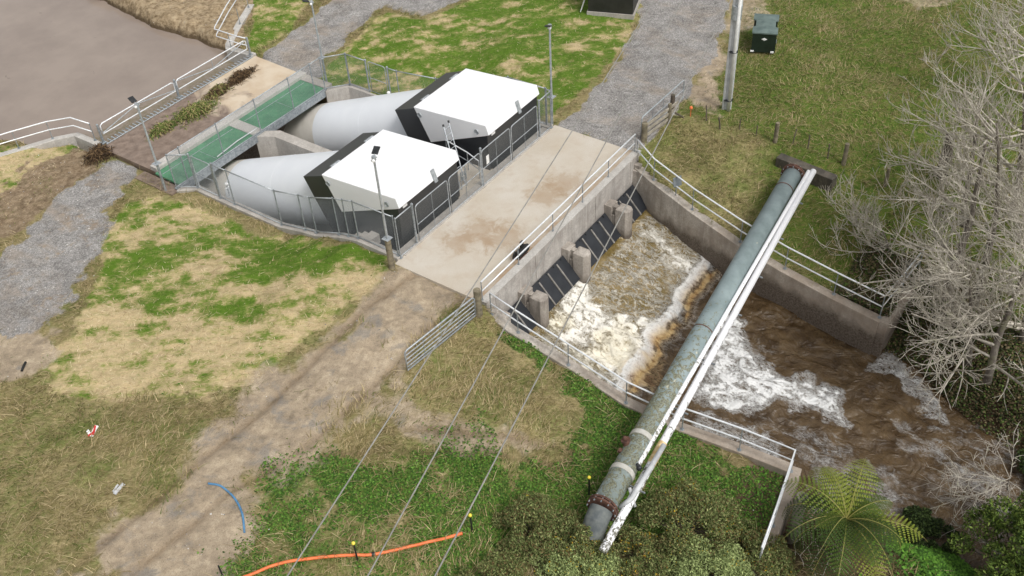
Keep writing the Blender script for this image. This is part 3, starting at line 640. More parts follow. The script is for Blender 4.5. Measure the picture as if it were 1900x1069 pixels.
# left run, with side gate
LP = [(0.0, .0, .1), (0.0, 2.4, .1), (0.0, 3.0, -.05), (0.0, 3.6, -.2), (-.02, 5.1, -.72), (-.04, 5.8, -.85), (-.06, 7.4, -1.2), (-.1, 10.55, -1.2), (-.1, 11.55, -1.2)]
fence('chain_link_fence', 'long chain link fence stepping down along the left side of the chamber', LP[1:] and [(0.0, .12, .1)]+LP[1:], [2.1]+[2.0]*8, thick=[8])
gate('fence_gate', 'narrow side gate beside the green walkway, lawn side', (-.1, 11.6, -1.2), (-.1, 13.1, -1.2), 1.95, 'side gates of the chamber fence', stile=False)
fence('chain_link_fence', 'chain link fence along the front edge of the green walkway', [(-.1, 13.2, -1.2), (-.75, 14.0, -1.12), (.0, 14.0, -1.12), (2.45, 14.0, -1.12), (5.1, 14.0, -1.12), (7.6, 14.0, -1.12), (9.3, 14.0, -1.12), (10.1, 14.0, -1.12), (11.25, 13.2, -1.2)], [1.95]*9, thick=[0])
gate('fence_gate', 'narrow side gate of the chamber fence in front of the back lawn', (11.27, 11.6, -1.2), (11.25, 10.25, -1.2), 1.95, 'side gates of the chamber fence', stile=False)
fence('chain_link_fence', 'short chain link panel between walkway and the back side gate', [(11.25, 13.15, -1.2), (11.25, 11.7, -1.2)], [1.95, 1.95], thick=[1])
fence('chain_link_fence', 'chain link fence rising behind the farther pump house', [(11.25, 10.15, -1.2), (11.25, 9.5, -1.2), (11.5, 7.0, -1.1), (11.7, 5.0, -.75), (11.8, 2.5, .05), (11.83, .3, .06)], [1.95, 1.95, 2, 2, 2.1, 2.1], thick=[0])
# valves on the side gates
for (x, y, lab) in ((.25, 11.3, 'small galvanised tap fitting beside the lawn side gate'), (10.85, 9.9, 'small white tap fitting on the back chamber wall')):
    e = empty('tap_fitting', (x, y, -1.2), lab, 'tap')
    MB().cyl((x, y), -1.2, -.55, .03).build('riser', M['galv'], e); MB().sphere((x, y, -.5), .1).tube([(x-.15, y, -.7), (x+.15, y, -.7)], .03).build('tap_head', M['white'], e)

# ladder and pipework between the houses
ld = empty('ladder', (5.9, 1.6, -.12), 'aluminium ladder leaning between the two pump houses', 'ladder')
la = onY(834, 345, 1.0); 
b0, b1 = np.array([5.75, .95, -.1]), np.array([6.05, .95, -.1]); t0, t1 = onX(860, 244, 6.3), onX(874, 250, 6.65)
b0 = onY(826, 348, .85); b0[2] = max(b0[2], -.12)
b0 = np.array([5.55, 1.0, -.1]); b1 = np.array([5.95, 1.0, -.1]); t0 = np.array([6.35, 2.3, 2.35]); t1 = np.array([6.75, 2.3, 2.35])
MB().tube([b0, t0], .032, 6).build('side_rail', M['galv'], ld); MB().tube([b1, t1], .032, 6).build('side_rail', M['galv'], ld)
for k in range(9):
    f = .07+k*.11; MB().tube([b0+(t0-b0)*f, b1+(t1-b1)*f], .018, 6).build('rung', M['galv'], ld)
for p in (t0, t1): MB().tube([p, p+(t0-b0)*.04], .05, 6).build('rubber_foot', M['black'], ld)
e = empty('stair_rail', (6.4, .9, -.1), 'white tubular handrails in the gap between the pump houses', 'handrail')
MB().tube([(7.2, 3.0, .9), (6.9, 1.5, .9), (6.6, .6, .9)], .03, 6).build('top_rail', M['rail_white'], e)
MB().tube([(7.2, 3.0, .4), (6.9, 1.5, .4), (6.6, .6, .4)], .025, 6).build('mid_rail', M['galv'], e)
for p in ((6.6, .6), (6.9, 1.5), (7.2, 3.0)): MB().cyl(p, -.12, .9, .025).build('post', M['galv'], e)
e = empty('hose_reel', (5.6, .8, -.1), 'coiled grey cable on a stand behind the gate', 'cable coil')
m = MB(); m.tube([(5.65+.16*math.cos(a), .8+.05*math.sin(3*a), .45+.2*math.sin(a)+.012*a) for a in np.linspace(0, 18, 90)], .018, 5); m.build('coil', M['wire'], e)
MB().cyl((5.45, .8), -.1, .9, .02).cyl((5.85, .8), -.1, .9, .02).build('stand', M['galv'], e)

# ------------------------------------------------------------------ handrails
def handrail(name, label, P, h=1.08, mid=.55, posts=None, group=None, ext=None, rl=None):
    e = empty(name, P[0], label, 'handrail', group); rl = rl or M['rail_white']
    Q_ = [np.array(p, float) for p in (ext or P)]
    MB().tube([p+[0, 0, h] for p in Q_], .036, 8).build('top_rail', rl, e, True)
    MB().tube([p+[0, 0, mid] for p in Q_], .033, 8).build('mid_rail', rl, e, True)
    for p in P:
        m = MB().cyl(p, p[2], p[2]+h, .024, 8); m.cyl(p, p[2], p[2]+.02, .085, 10); m.cyl(p, p[2]+.02, p[2]+.07, .045, 8)
        m.build('post', M['galv_post'], e)
    return e
handrail('handrail', 'white two rail handrail on top of the parapet above the flap gates', [(x, -4.67, .1) for x in (-.4, 2.2, 4.85, 7.3, 9.55, 12.0)], 1.0, .5)
Lr = [(-.55, -5.2, -.3), (-.55, -6.5, -.65), (-.72, -9.0, -1.0), (-.95, -11.75, -1.35), (-.85, -14.1, -1.5), (-.6, -16.3, -1.5), (-.5, -18.25, -1.5)]
handrail('handrail', 'long handrail on the near channel wall, ending at the grey timber pile', Lr+[(-2.9, -18.65, -1.62), (-4.6, -18.9, -1.75)], 1.18, .6)
handrail('handrail', 'long handrail on the far channel wall, ending under the bare trees', [(12.0, -4.8, -.35), (11.35, -6.1, -.62), (10.7, -8.5, -1.0), (10.05, -11.25, -1.3), (9.62, -13.6, -1.5), (9.15, -16.0, -1.5), (8.78, -18.1, -1.5), (10.8, -18.3, -1.5), (12.4, -18.45, -1.45)], 1.18, .6)
handrail('handrail', 'handrail bending along the pond edge left of the trash rack', [(-6.2, 26.1, -1.2), (-4.5, 25.15, -1.2), (-2.7, 24.3, -1.2), (-1.15, 23.5, -1.2), (-.05, 21.3, -1.2)], 1.05, .55,
         ext=[(-9, 27.6, -1.2), (-6.2, 26.1, -1.2), (-4.5, 25.15, -1.2), (-2.7, 24.3, -1.2), (-1.15, 23.5, -1.2), (-.2, 22.7, -1.2), (-.05, 21.3, -1.2)])
handrail('handrail', 'short cranked handrail at the corner beyond the trash rack', [(10.85, 22.4, -1.2), (13.3, 24.2, -1.2), (15.2, 25.4, -1.2)], 1.02, .55,
         ext=[(10.9, 20.8, -1.2), (10.8, 21.5, -1.2), (10.75, 23.4, -1.2), (10.95, 23.6, -1.2), (13.3, 24.2+.9, -1.2), (16.5, 26.6+.3, -1.2)])
m = wall_strip(MB(), [(-9, 27.5, -1.2), (-4.5, 25.1, -1.2), (-1.15, 23.45, -1.2), (-.2, 22.75, -1.2), (-.15, 20.9, -1.2)], .19, -3.2)
tag(m.build('pond_edge_wall', M['concrete_top'], bevel=.02), 'pale concrete edge wall between the pond and the left lawn', 'wall')
m = wall_strip(MB(), [(10.95, 20.6, -1.2), (10.8, 22.6, -1.2), (11.1, 22.9, -1.2), (13.3, 24.3, -1.2), (15.6, 25.6, -1.2)], .22, -3.2)
tag(m.build('pond_edge_wall', M['concrete_top'], bevel=.02), 'pale concrete corner wall between the pond and the top lawn', 'wall')

# trash rack + barrier gates
tr = empty('trash_rack', (5, 20.5, -2), 'steel trash rack with a row of upright bars along the pond', 'trash rack')
MB().tube([(0, 20.42, -1.17), (10.7, 20.42, -1.17)], .03, 6).build('top_beam', M['galv'], tr)
MB().box((0, 20.42, -1.75), (10.7, 20.46, -1.25)).build('cross_beam', M['dark_steel'], tr)
for k in range(44):
    x = .12+k*.243; MB().obox((x, 20.6, -1.175), (.03, 0, 0), (0, .2, 0), (0, 0, .02)).obox((x, 20.86, -1.8), (.02, 0, 0), (0, .02, 0), (0, .08, -.42)).build('bar', M['galv'], tr)
def barrier(x0, x1, label, flip):
    e = empty('barrier_gate', (x0, 20.75, -1.2), label, 'barrier gate', 'barrier gates over the trash rack'); y = 20.75; z = -1.2
    a, b = (x0+.1), (x1-.1); m = MB()
    m.tube([(a, y, z+.45), (a, y, z+.95), (a+.15, y, z+1.03), (b-.15, y, z+1.03), (b, y, z+.95), (b, y, z+.45), (a, y, z+.45)], .033, 8); m.build('frame', M['rail_white'], e, True)
    mm = (a+b)/2
    MB().tube([(a, y, z+.5), (mm, y, z+.98)] if flip else [(a, y, z+.98), (mm, y, z+.5)], .024, 6).build('brace', M['galv'], e)
    MB().tube([(mm, y, z+.5), (b, y, z+.98)] if not flip else [(mm, y, z+.98), (b, y, z+.5)], .024, 6).build('brace', M['galv'], e)
    MB().cyl((mm, y), z+.45, z+1.03, .02).build('stile', M['galv'], e)
barrier(.1, 5.3, 'white barrier gate over the near half of the trash rack', True); barrier(5.3, 10.8, 'white barrier gate over the far half of the trash rack', False)
for x, lab in ((.05, 'steel barrier post at the near end of the trash rack'), (5.3, 'steel barrier post halfway along the trash rack'), (10.85, 'steel barrier post at the far end of the trash rack')):
    tag(MB().cyl((x, 20.75), -1.3, -.12, .065, 12).sphere((x, 20.75, -.12), .07).box((x-.13, 20.62, -1.22), (x+.13, 20.88, -1.185)).build('barrier_post', M['galv_post'], bevel=0), lab, 'post', 'posts of the barrier gates')

# ------------------------------------------------------------------ outlet headwall
hw = empty('outlet_headwall', (5.9, -4.8, -3), 'concrete outlet headwall with four black flap gates and piers', 'headwall')
MB().box((-.45, -4.9, -4.8), (12.2, -4.58, .1)).build('wall', M['concrete_old'], hw, bevel=.02)
MB().box((-.47, -4.915, .1), (12.22, -4.56, .125)).build('coping', M['concrete_top'], hw)
m = MB()
for x in (.15, 3.1, 6.0, 8.0, 11.2): MB().box((x, -4.93, -1.25), (x+.22, -4.9, .05)).build('pilaster', M['concrete_old'], hw)
flaps = [(.28, 1.72), (2.25, 5.13), (5.68, 8.75), (9.45, 11.35)]
def flap(x0, x1, bars):
    T = np.array([0, -4.97, -1.33]); Bm = np.array([0, -5.88, -2.32]); d = Bm-T; n = np.cross([1, 0, 0], d/np.linalg.norm(d)); n = -n if n[1] > 0 else n
    c = (T+Bm)/2+np.array([(x0+x1)/2, 0, 0])
    f = MB().obox(c, ((x1-x0)/2, 0, 0), d/2, n*.03).build('flap_gate', M['flap'], hw, bevel=.01)
    for b in bars:
        x = x0+(x1-x0)*b; MB().obox(c*[0, 1, 1]+np.array([x, 0, 0])+n*.055+d*.03, (.035, 0, 0), d*.47, n*.028).build('stiffener', M['stiff'], f)
    nb = max(2, int((x1-x0)/.5)); 
    for k in range(nb):
        x = x0+(x1-x0)*(k+.5)/nb; MB().obox(T+np.array([x, 0, 0])+n*.05+d*.05, (.03, 0, 0), d*.03, n*.03).build('hinge', M['dark_steel'], f)
flap(*flaps[0], [.55]); flap(*flaps[1], [.28, .52, .77]); flap(*flaps[2], [.3, .55, .78]); flap(*flaps[3], [.25, .6])
for px in (1.98, 5.4, 9.1):
    z1 = -.92; zb = -4.0; w = .29
    e_ = MB().box((px-w, -5.3, zb), (px+w, -4.9, z1)).box((px-.12, -5.5, zb), (px+.12, -5.3, z1-.05)).box((px-w*.9, -5.46, zb), (px-.14, -5.32, z1-.45))
    y0, y1 = -6.2, -5.5; c = .16
    loop = [(px-w, y1), (px-w, y0+c), (px-w+c, y0), (px+w-c, y0), (px+w, y0+c), (px+w, y1)]
    e_.loft([[(a, b, zb) for a, b in loop], [(a, b, z1-.04) for a, b in loop], [(px+(a-px)*.75, (b+5.85)*.75-5.85, z1+.04) for a, b in loop]])
    e_.build('pier', M['concrete_pier'], hw, bevel=.015)
MB().box((11.42, -5.6, -4.0), (11.75, -4.9, -.55)).box((11.55, -5.2, -.56), (12.1, -4.9, -.3)).box((11.5, -6.0, -4.0), (11.9, -5.6, -.55)).build('side_pier', M['concrete_pier'], hw, bevel=.02)
MB().box((-.2, -5.6, -4.0), (.2, -4.9, -.62)).box((-.45, -5.3, -3), (-.15, -4.9, -.3)).build('side_pier', M['concrete_pier'], hw, bevel=.02)

def wing(name, label, P, ret, flat):
    e = empty(name, P[0], label, 'wall')
    wall_strip(MB(), P, .22, -4.8).build('wall', M['concrete_wet'], e, bevel=.03)
    wall_strip(MB(), ret, .19, -4.6).build('return_wall', M['concrete_wet'], e, bevel=.03)
    wall_strip(MB(), [(x, y, z+.012) for x, y, z in P], .17, P[-1][2]-.4 if False else -1.0).v if False else None
    return e
wing('wing_wall', 'near stained concrete wing wall of the outlet channel', WL, [(-.2, -18.35, -1.5), (-3.0, -18.75, -1.62), (-5.6, -19.1, -1.85)], 0)
wing('wing_wall', 'far brown stained concrete wing wall of the outlet channel', WR, [(8.55, -18.35, -1.5), (10.8, -18.5, -1.5), (12.8, -18.65, -1.45)], 0)
p = ground_at(1466, 925, -2)
tag(MB().cyl((-1.9, -19.15), -4.2, -.75, .21, 14).cyl((-1.9, -19.15), -.75, -.7, .19, 14).build('timber_pile', M['timber_grey'], bevel=0), 'grey round timber pile at the end of the near wall', 'pile')

# motor on the apron edge
e = empty('pump_motor', (3.2, -4.2, 0), 'black electric motor lying by the parapet rail', 'motor')
c0 = at(968, 470, .12)
MB().tube([c0+[-.35, 0, .1], c0+[.35, 0, .1]], [.17, .17], 14).build('housing', M['black'], e)
MB().tube([c0+[.35, 0, .1], c0+[.47, 0, .1]], .11, 12).build('end_cap', M['dark_steel'], e)
MB().box(tuple(c0+[-.3, -.2, -.12]), tuple(c0+[.3, .2, -.08])).build('base_plate', M['rust'], e)
MB().box(tuple(c0+[.02, .02, .2]), tuple(c0+[.2, .1, .55])).build('terminal_box', M['black'], e)
MB().tube([c0+[-.5, .1, .0], c0+[-.45, .1, .2], c0+[-.3, .12, .25]], .04, 8).build('cable_gland', M['black'], e)

# ------------------------------------------------------------------ big pipeline over the channel
pp = empty('pipeline', (4, -13, .1), 'large blue grey lichened pipe crossing the channel, ends rusted', 'pipeline')
A0 = at(1118, 942, .15); B0 = at(1472, 322, .15); ax = (B0-A0)/np.linalg.norm(B0-A0)
def along(s): return A0+(B0-A0)*s
PR = .42
MB().tube([along(0), along(1)], PR, 40).build('pipe', M['bigpipe'], pp, True)
def band(s, w, r, m, nm): MB().tube([along(s)-ax*w/2, along(s)+ax*w/2], r, 40).build(nm, m, pp)
for s in (.075, .155): band(s, .2, PR+.025, M['grey_band'], 'band')
band(.44, .05, PR+.012, M['rust'], 'joint_ring'); band(.93, .05, PR+.012, M['rust'], 'joint_ring')
def flange(s):
    m = MB().tube([along(s)-ax*.09, along(s)-ax*.02], PR+.12, 32).tube([along(s)+ax*.02, along(s)+ax*.09], PR+.12, 32); f = m.build('flange', M['rust'], pp)
    b = MB(); up = np.array([0, 0, 1.0]); sd = np.cross(ax, up)
    for k in range(12):
        a = k*math.pi/6; c = along(s)+(PR+.08)*(math.cos(a)*up+math.sin(a)*sd); b.tube([c-ax*.15, c+ax*.15], .024, 6)
    b.build('bolts', M['galv_post'], f)
flange(.0); flange(.995)
MB().tube([along(-.04)-[0, 0, .55], along(-.022)-[0, 0, .12], along(-.004)], PR-.02, 32).build('stub', varied('stub_paint', srgb(78, 84, 86), srgb(112, 116, 112), 3, .7), pp)
c = along(.125)+np.array([-.05, .26, .34])
v = MB().tube([c-[0, -.0, .12], c+[0, .06, .12]], [.13, .11], 14).tube([c+[0, .06, .12], c+[0, .08, .17]], .17, 14); v.sphere(c+[0, .1, .22], .09); v.build('air_valve', M['rust'], pp)
MB().box(tuple(along(.115)+[-.25, .3, .18]), tuple(along(.115)+[-.1, .42, .3])).build('valve_lug', M['rust'], pp)
e = empty('pipe_block', (14.3, -11.8, -.5), 'dark mossy concrete block at the far end of the pipeline', 'block')
f0 = at(1440, 292, .0); f1 = at(1545, 334, .0); dd = (f1-f0)/np.linalg.norm(f1-f0); nn = np.array([-dd[1], dd[0], 0]); nn = nn if nn[0] > 0 else -nn
cc = (f0+f1)/2+nn*.25
MB().obox((cc[0], cc[1], -1.0), dd*np.linalg.norm(f1-f0)/2, nn*.25, (0, 0, 1.0)).build('wall', concrete('dark_block', srgb(108, 100, 88), srgb(74, 70, 62), .6), e, bevel=.03)
# white twin pipes
tw = empty('twin_pipes', (4, -14, .2), 'pair of blotched white pipes running alongside the big pipeline', 'pipes')
W0 = at(1166, 925, .3); W1 = at(1497, 318, .3); dW = W1-W0
X0 = at(1119, 1022, .0); X1 = at(1509, 318, .2); dX = X1-X0
MB().tube([at(1185, 862, .3), W1+(W1-W0)*0+at(1500, 318, .3)-at(1497, 318, .3)], .085, 16).build('thin_pipe', M['whitepipe'], tw, True)
MB().tube([X0, X0+dX*.12, X1], .145, 20).build('thick_pipe', M['whitepipe'], tw, True)
MB().tube([at(1150, 942, .0), at(1172, 925, .35), at(1232, 826, .42)], .09, 14).tube([at(1168, 905, .35), at(1178, 940, -.2)], .06, 10).build('grey_riser', M['pole'], tw, True)
MB().tube([X0+dX*.17, X0+dX*.215], .16, 18).build('ochre_sleeve', varied('ochre_sleeve', srgb(196, 160, 104), srgb(222, 205, 165), 6, .7), tw)
for s in (.13, .3, .42, .55, .66, .78, .9):
    c = X0+dX*s; MB().obox(c+np.array([-.25, .1, -.02]), (.02, -.005, 0), (-.1*0+.0, .42, .0), (0, 0, .03)).build('bracket', M['galv_post'], tw)
for (u, v_) in ((1163, 885), (1186, 868)):
    c = at(u, v_, .3); MB().sphere(c, .10, 10, 8).tube([c, c+[0, .1, .14]], .05, 8).build('valve_wheel', M['red'] if u == 1163 else M['dark_steel'], tw)

# ------------------------------------------------------------------ light poles
def light_pole(base, htot, label, panel_dir, stub=None, timber=False, plate=1.7):
    x, y, z = base; e = empty('light_pole', base, label, 'light pole')
    if timber: MB().cyl((x, y), z-.3, z+plate, .14, 14, .13).build('timber_base', M['timber'], e)
    else: MB().cyl((x, y), z-.3, z+plate, .06, 12).build('lower_tube', M['galv_post'], e)
    MB().box((x-.17, y-.17, z+plate), (x+.17, y+.17, z+plate+.02)).build('base_plate', M['galv'], e)
    MB().cyl((x, y), z+plate, z+htot, .052, 12, .045).build('upper_tube', M['galv'], e)
    t = np.array([x, y, z+htot])
    MB().cyl((x, y), z+htot-.1, z+htot+.08, .09, 12).tube([t+[-.16, 0, -.05], t+[.16, 0, -.05]], .03, 8).build('bracket', M['galv'], e)
    MB().sphere(t+[-.14, -.1, -.02], .07).build('sensor', M['white'], e)
    pd = np.array([math.cos(panel_dir), math.sin(panel_dir), 0]); sd = np.array([-pd[1], pd[0], 0])
    MB().obox(t+pd*.3+[0, 0, .16], pd*.17+np.array([0, 0, .06]), sd*.13, np.array([-.3*pd[0], -.3*pd[1], .9])*.025).build('floodlight', M['dark_steel'], e)
    MB().tube([t+[0, 0, .05], t+pd*.16+[0, 0, .1]], .02, 6).build('arm', M['galv'], e)
    return e
light_pole((-.75, -.15, -.05), 5.75, 'light pole on a timber post at the near corner of the fence', math.radians(20), timber=True, plate=1.72)
light_pole((12.1, .12, -.1), 5.5, 'light pole at the far fence corner beside the gravel road', math.radians(200))
light_pole((-1.1, 14.45, -1.3), 5.0, 'light pole at the near end of the green walkway', math.radians(80))
light_pole((10.75, 14.5, -1.3), 5.0, 'light pole at the far end of the green walkway', math.radians(150))

# utility pole and wires
b = ground_at(1347.8, 202.8, 0); x, y, z = b
e = empty('utility_pole', b, 'tall grey utility pole with a white conduit at the edge of the gravel road', 'utility pole')
MB().box((x-.17, y-.19, z-.5), (x+.17, y-.08, z+10.5)).box((x-.17, y+.08, z-.5), (x+.17, y+.19, z+10.5)).box((x-.1, y-.1, z-.5), (x+.1, y+.1, z+10.5)).build('shaft', M['pole'], e, bevel=.015)
cd = np.array([-.62, -.78, 0])*.21
MB().cyl((x+cd[0], y+cd[1]), z-.1, z+9, .085, 12).build('conduit', M['white'], e, True)
MB().cyl((x, y), z+5.0, z+5.7, .25, 18).build('steel_band', M['galv'], e)
for h in (.6, 3.3): MB().cyl((x+cd[0]*.4, y+cd[1]*.4), z+h, z+h+.025, .225, 16).build('strap', M['dark_steel'], e)
wl = [([(1215, 0), (953, 430), (540, 1069)], 'lower left overhead wire crossing the pump house apron'), ([(1267, 0), (1129, 267), (688, 1069)], 'middle overhead wire crossing the apron and channel'),
      ([(1357, 0), (1100, 519), (812, 1069)], 'overhead wire nearest the utility pole, crossing the foaming channel')]
for L, lab in wl:
    P = [at(u, v_, 8.0) for u, v_ in L]; a, c = P[0], P[2]; m_ = P[1]
    d0 = a+(a-c)*1.3; d1 = c+(c-a)*1.0; pts = []
    # quadratic through the three measured points in plan
    la = np.linalg.norm
    t1 = np.dot(m_-a, c-a)/la(c-a)**2; off = m_-(a+(c-a)*t1); k = off/(t1*(t1-1)+1e-6)
    for t in np.linspace(-1.2, 1.9, 40): pts.append(a+(c-a)*t+(k*t*(t-1) if -.1 < t < 1.1 else k*0)*1.0+[0, 0, 0])
    pts = [a+(c-a)*t+[0, 0, .012*(t-.35)**2*60*.5] for t in np.linspace(-1.2, 1.7, 30)]
    tag(MB().tube(pts, .021, 6).build('overhead_wire', M['conductor'], None, True), lab, 'wire')

# ------------------------------------------------------------------ electrical cabinet, shed
p = [at(1393, 96, 0), at(1437, 99, 0)]; ux = (p[1]-p[0]); W = np.linalg.norm(ux); ux /= W; uy = np.array([-ux[1], ux[0], 0]); uy = uy if uy[0] > 0 else -uy
b = p[0]; e = empty('electrical_cabinet', b, 'dark green electrical cabinet with a waisted grey lid in the grass', 'cabinet')
def loc(a, c, z): return b+ux*a+uy*c+np.array([0, 0, z])
D = 2.15; H = 1.1; s_ = .15
def plan(o): return [(-o, -o), (W+o, -o), (W+o, .62+o), (W-s_+o, .72), (W-s_+o, D-.72), (W+o, D-.62-o), (W+o, D+o), (-o, D+o), (-o, D-.62-o), (s_-o, D-.72), (s_-o, .72), (-o, .62+o)]
MB().loft([[loc(a, c, 0) for a, c in plan(0)], [loc(a, c, H) for a, c in plan(0)]]).build('body', M['cabinet'], e, bevel=.01)
m = MB().loft([[loc(a, c, H) for a, c in plan(.04)], [loc(a, c, H+.07) for a, c in plan(.04)], [loc(W/2+(a-W/2)*.25, c*.8+D*.1, H+.16) for a, c in plan(0)]]).build('lid', M['cab_roof'], e)
MB().add([loc(W*.5-.16, -.01, H*.72), loc(W*.5, -.01, H*.64), loc(W*.5+.16, -.01, H*.72), loc(W*.5, -.01, H*.8)], [(0, 1, 2, 3)]).loft([[loc(W*.5+sx*.15, -.012, H*.72), loc(W*.5, -.012, H*.65), loc(W*.5, -.03, H*.72)] for sx in (-1, 1)]).build('warning_plate', M['white'], e)
for a in (.06, W-.14): MB().obox(loc(a, -.02, .06), ux*.09, uy*.03, (0, 0, .04)).build('foot', M['white'], e)
MB().obox(loc(W+.02, .3, .55), ux*.02, uy*.03, (0, 0, .1)).build('handle', M['galv'], e)
q0, q1 = at(1091, 27, 0), at(1174, 34, 0); ux = (q1-q0); W = np.linalg.norm(ux); ux /= W; uy = np.array([-ux[1], ux[0], 0]); uy = uy if uy[0] > 0 else -uy; b = q0
e = empty('shed', q0, 'black metal shed at the top edge beside the gravel road', 'shed')
MB().obox(b+ux*W/2+uy*1.6+np.array([0, 0, 1.45]), ux*W/2, uy*1.6, (0, 0, 1.25)).build('wall', M['shed'], e, bevel=.01)
MB().obox(b+ux*W/2+uy*1.6+np.array([0, 0, .06]), ux*(W/2+.06), uy*1.66, (0, 0, .16)).build('plinth', M['concrete'], e)
MB().obox(b+ux*W/2+uy*1.6+np.array([0, 0, 2.75]), ux*(W/2+.1), uy*1.7, (0, 0, .05)).build('roof', M['shed'], e)
for k in (0, 1):
    MB().tube([b-ux*.5+uy*(.2+k*.3)+np.array([0, 0, .02]), b-ux*.12+uy*(.35+k*.3)+np.array([0, 0, 1.3])], .03, 6).build('leaning_pole', M['white'], None)
    o = bpy.context.scene.collection.objects[-1]; tag(o, ['nearer white pole leaning on the black shed', 'farther white pole leaning on the black shed'][k], 'pole')

# ------------------------------------------------------------------ farm gates, timber posts and fences
def farm_gate(label, a, b_, rails, H=1.2):
    e = empty('farm_gate', a, label, 'gate'); a = np.array(a, float); b_ = np.array(b_, float); u = (b_-a)/np.linalg.norm(b_-a); z = np.array([0, 0, 1.])
    m = MB(); c = .12
    m.tube([a+z*.15, a+z*(H-c), a+u*.04+z*(H-.04), a+u*c+z*H, b_-u*c+z*H, b_-u*.04+z*(H-.04), b_+z*(H-c), b_+z*.15, a+z*.15], .036, 8); m.build('frame', M['galv'], e, True)
    for k in range(1, rails): h = .15+(H-.15)*(k/rails)**1.15; MB().tube([a+z*h, b_+z*h], .024, 6).build('rail', M['galv'], e)
    for f in (.25, .5, .75): MB().tube([a+(b_-a)*f+z*.15, a+(b_-a)*f+z*H], .014, 6).build('stile', M['galv_post'], e)
    return e
g0 = ground_at(883, 590, 0); g1 = ground_at(757, 692, -.3)
farm_gate('galvanised farm gate standing open at the near end of the parapet', g0, g1, 5, 1.15)
def tpost(base, h, r, label, mat='timber', lean=(0, 0)):
    x, y, z = base; tag(MB().tube([(x, y, z-.3), (x+lean[0]*.5, y+lean[1]*.5, z+h*.5), (x+lean[0], y+lean[1], z+h)], [r, r*.98, r*.93], 12).build('timber_post', M[mat]), label, 'post')
tpost(ground_at(889, 584, 0), 1.35, .16, 'stout timber gate post at the near end of the parapet')
r0 = ground_at(1195, 262, 0); r1 = ground_at(1241, 228, 0); r2 = ground_at(1268, 186, 0)
tpost(r0, 1.05, .15, 'stout timber gate post at the far end of the parapet')
tpost(r1, 1.1, .10, 'slimmer timber post halfway along the three timber rails')
tpost(ground_at(1247, 205, 0), .9, .12, 'dark timber stump post behind the galvanised farm gate', 'stump')
g0 = r0+np.array([.15, .25, 0]); farm_gate('galvanised farm gate folded back beside the gravel road', g0, ground_at(1267, 186, 0), 2, 1.2)
e = empty('timber_rail_fence', r0, 'three weathered timber rails by the gravel road gate', 'fence')
for h, ex in ((.85, .35), (.55, .3), (.25, 0)):
    d = (r1-r0); MB().obox((r0+r1)/2+d*ex/2+np.array([0, 0, h]), d*(.5+ex/2), np.array([-d[1], d[0], 0])/np.linalg.norm(d)*.025, (0, 0, .075)).build('rail', M['timber_grey'], e)
MB().tube([r1+[0.1, .05, .7], ground_at(1268, 218, 0)], .05, 8).build('stay', M['stump'], e)
wp = [((1311, 226), .75, .035, (.25, .2), 'thin wire fence post leaning over, first from the utility pole'), ((1337, 240), .7, .04, (-.12, .1), 'thin wire fence post near the foot of the utility pole'), ((1372, 240), .6, .03, (0, 0), 'thin pale wire fence post midway to the short stout post'),
      ((1403, 252), .6, .03, (0, 0), 'thin wire fence post just left of the short stout post'), ((1438, 264), 1.1, .11, (0, 0), 'stout timber post above the dark concrete block'), ((1470, 268), .7, .03, (.3, 0), 'leaning thin post right of the stout post above the block'),
      ((1499, 276), .7, .035, (.1, .05), 'thin wire fence post above the ends of the white pipes'), ((1536, 294), .8, .035, (0, .05), 'thin wire fence post left of the darker stout post by the trees'), ((1565, 305), 1.15, .11, (0, 0), 'darker stout timber post at the edge of the bare trees'),
      ((1642, 345), 1.0, .09, (0, 0), 'grey timber post among the bare branches')]
for px_, h, r, ln, lab in wp: tpost(ground_at(*px_, 0), h, r, lab, 'timber' if r > .05 else 'stump', ln)
e = ground_at(1281, 216, 0); 
tag(MB().cyl((e[0], e[1]), e[2]-.1, e[2]+.45, .02, 6).sphere((e[0], e[1], e[2]+.5), .09).build('marker_stake', M['orange']), 'small orange marker by the farm gate stay', 'marker')
p = at(1262, 337, .3)
sp = empty('sign_plate', (p[0], p[1], 0), 'grey backed sign plate fixed outside the far channel handrail', 'sign')
sp_ = at(1257, 337, .0); MB().obox(sp_, np.array([.22, -.12, 0])*.9, np.array([.12, .22, 0])*.05, (0, .03, .26)).build('plate', M['sign_grey'], sp, bevel=.01)
MB().cyl((sp_[0]+.03, sp_[1]+.05), -1.2, -.1, .025).build('stake', M['galv_post'], sp)

# ------------------------------------------------------------------ hose, conduit, stakes, litter
def ground_path(L, lift, n=10):
    P = [ground_at(u, v_, -.5) for u, v_ in L]; out = []
    for i in range(len(P)-1):
        for t in np.linspace(0, 1, n, endpoint=False):
            p0, p1, p2, p3 = P[max(i-1, 0)], P[i], P[i+1], P[min(i+2, len(P)-1)]
            q = .5*((2*p1)+(-p0+p2)*t+(2*p0-5*p1+4*p2-p3)*t*t+(-p0+3*p1-3*p2+p3)*t**3); out.append(q)
    out.append(P[-1]); 
    for q in out: q[2] = gz(q[0], q[1])[0]+lift
    return out
tag(MB().tube(ground_path([(387, 898), (412, 904), (436, 926), (450, 955), (454, 989)], .03), .038, 10).build('blue_hose', M['blue_pipe'], None, True), 'curved blue water pipe offcut lying on the dirt track', 'pipe')
oc = empty('orange_conduit', ground_at(680, 1030, -1), 'orange conduit snaking through the grass at the bottom edge', 'conduit')
MB().tube(ground_path([(420, 1085), (470, 1067), (520, 1048), (600, 1036), (660, 1032), (700, 1030), (780, 1012), (840, 997), (858, 992)], .07), .055, 10).build('conduit', M['orange'], oc, True)
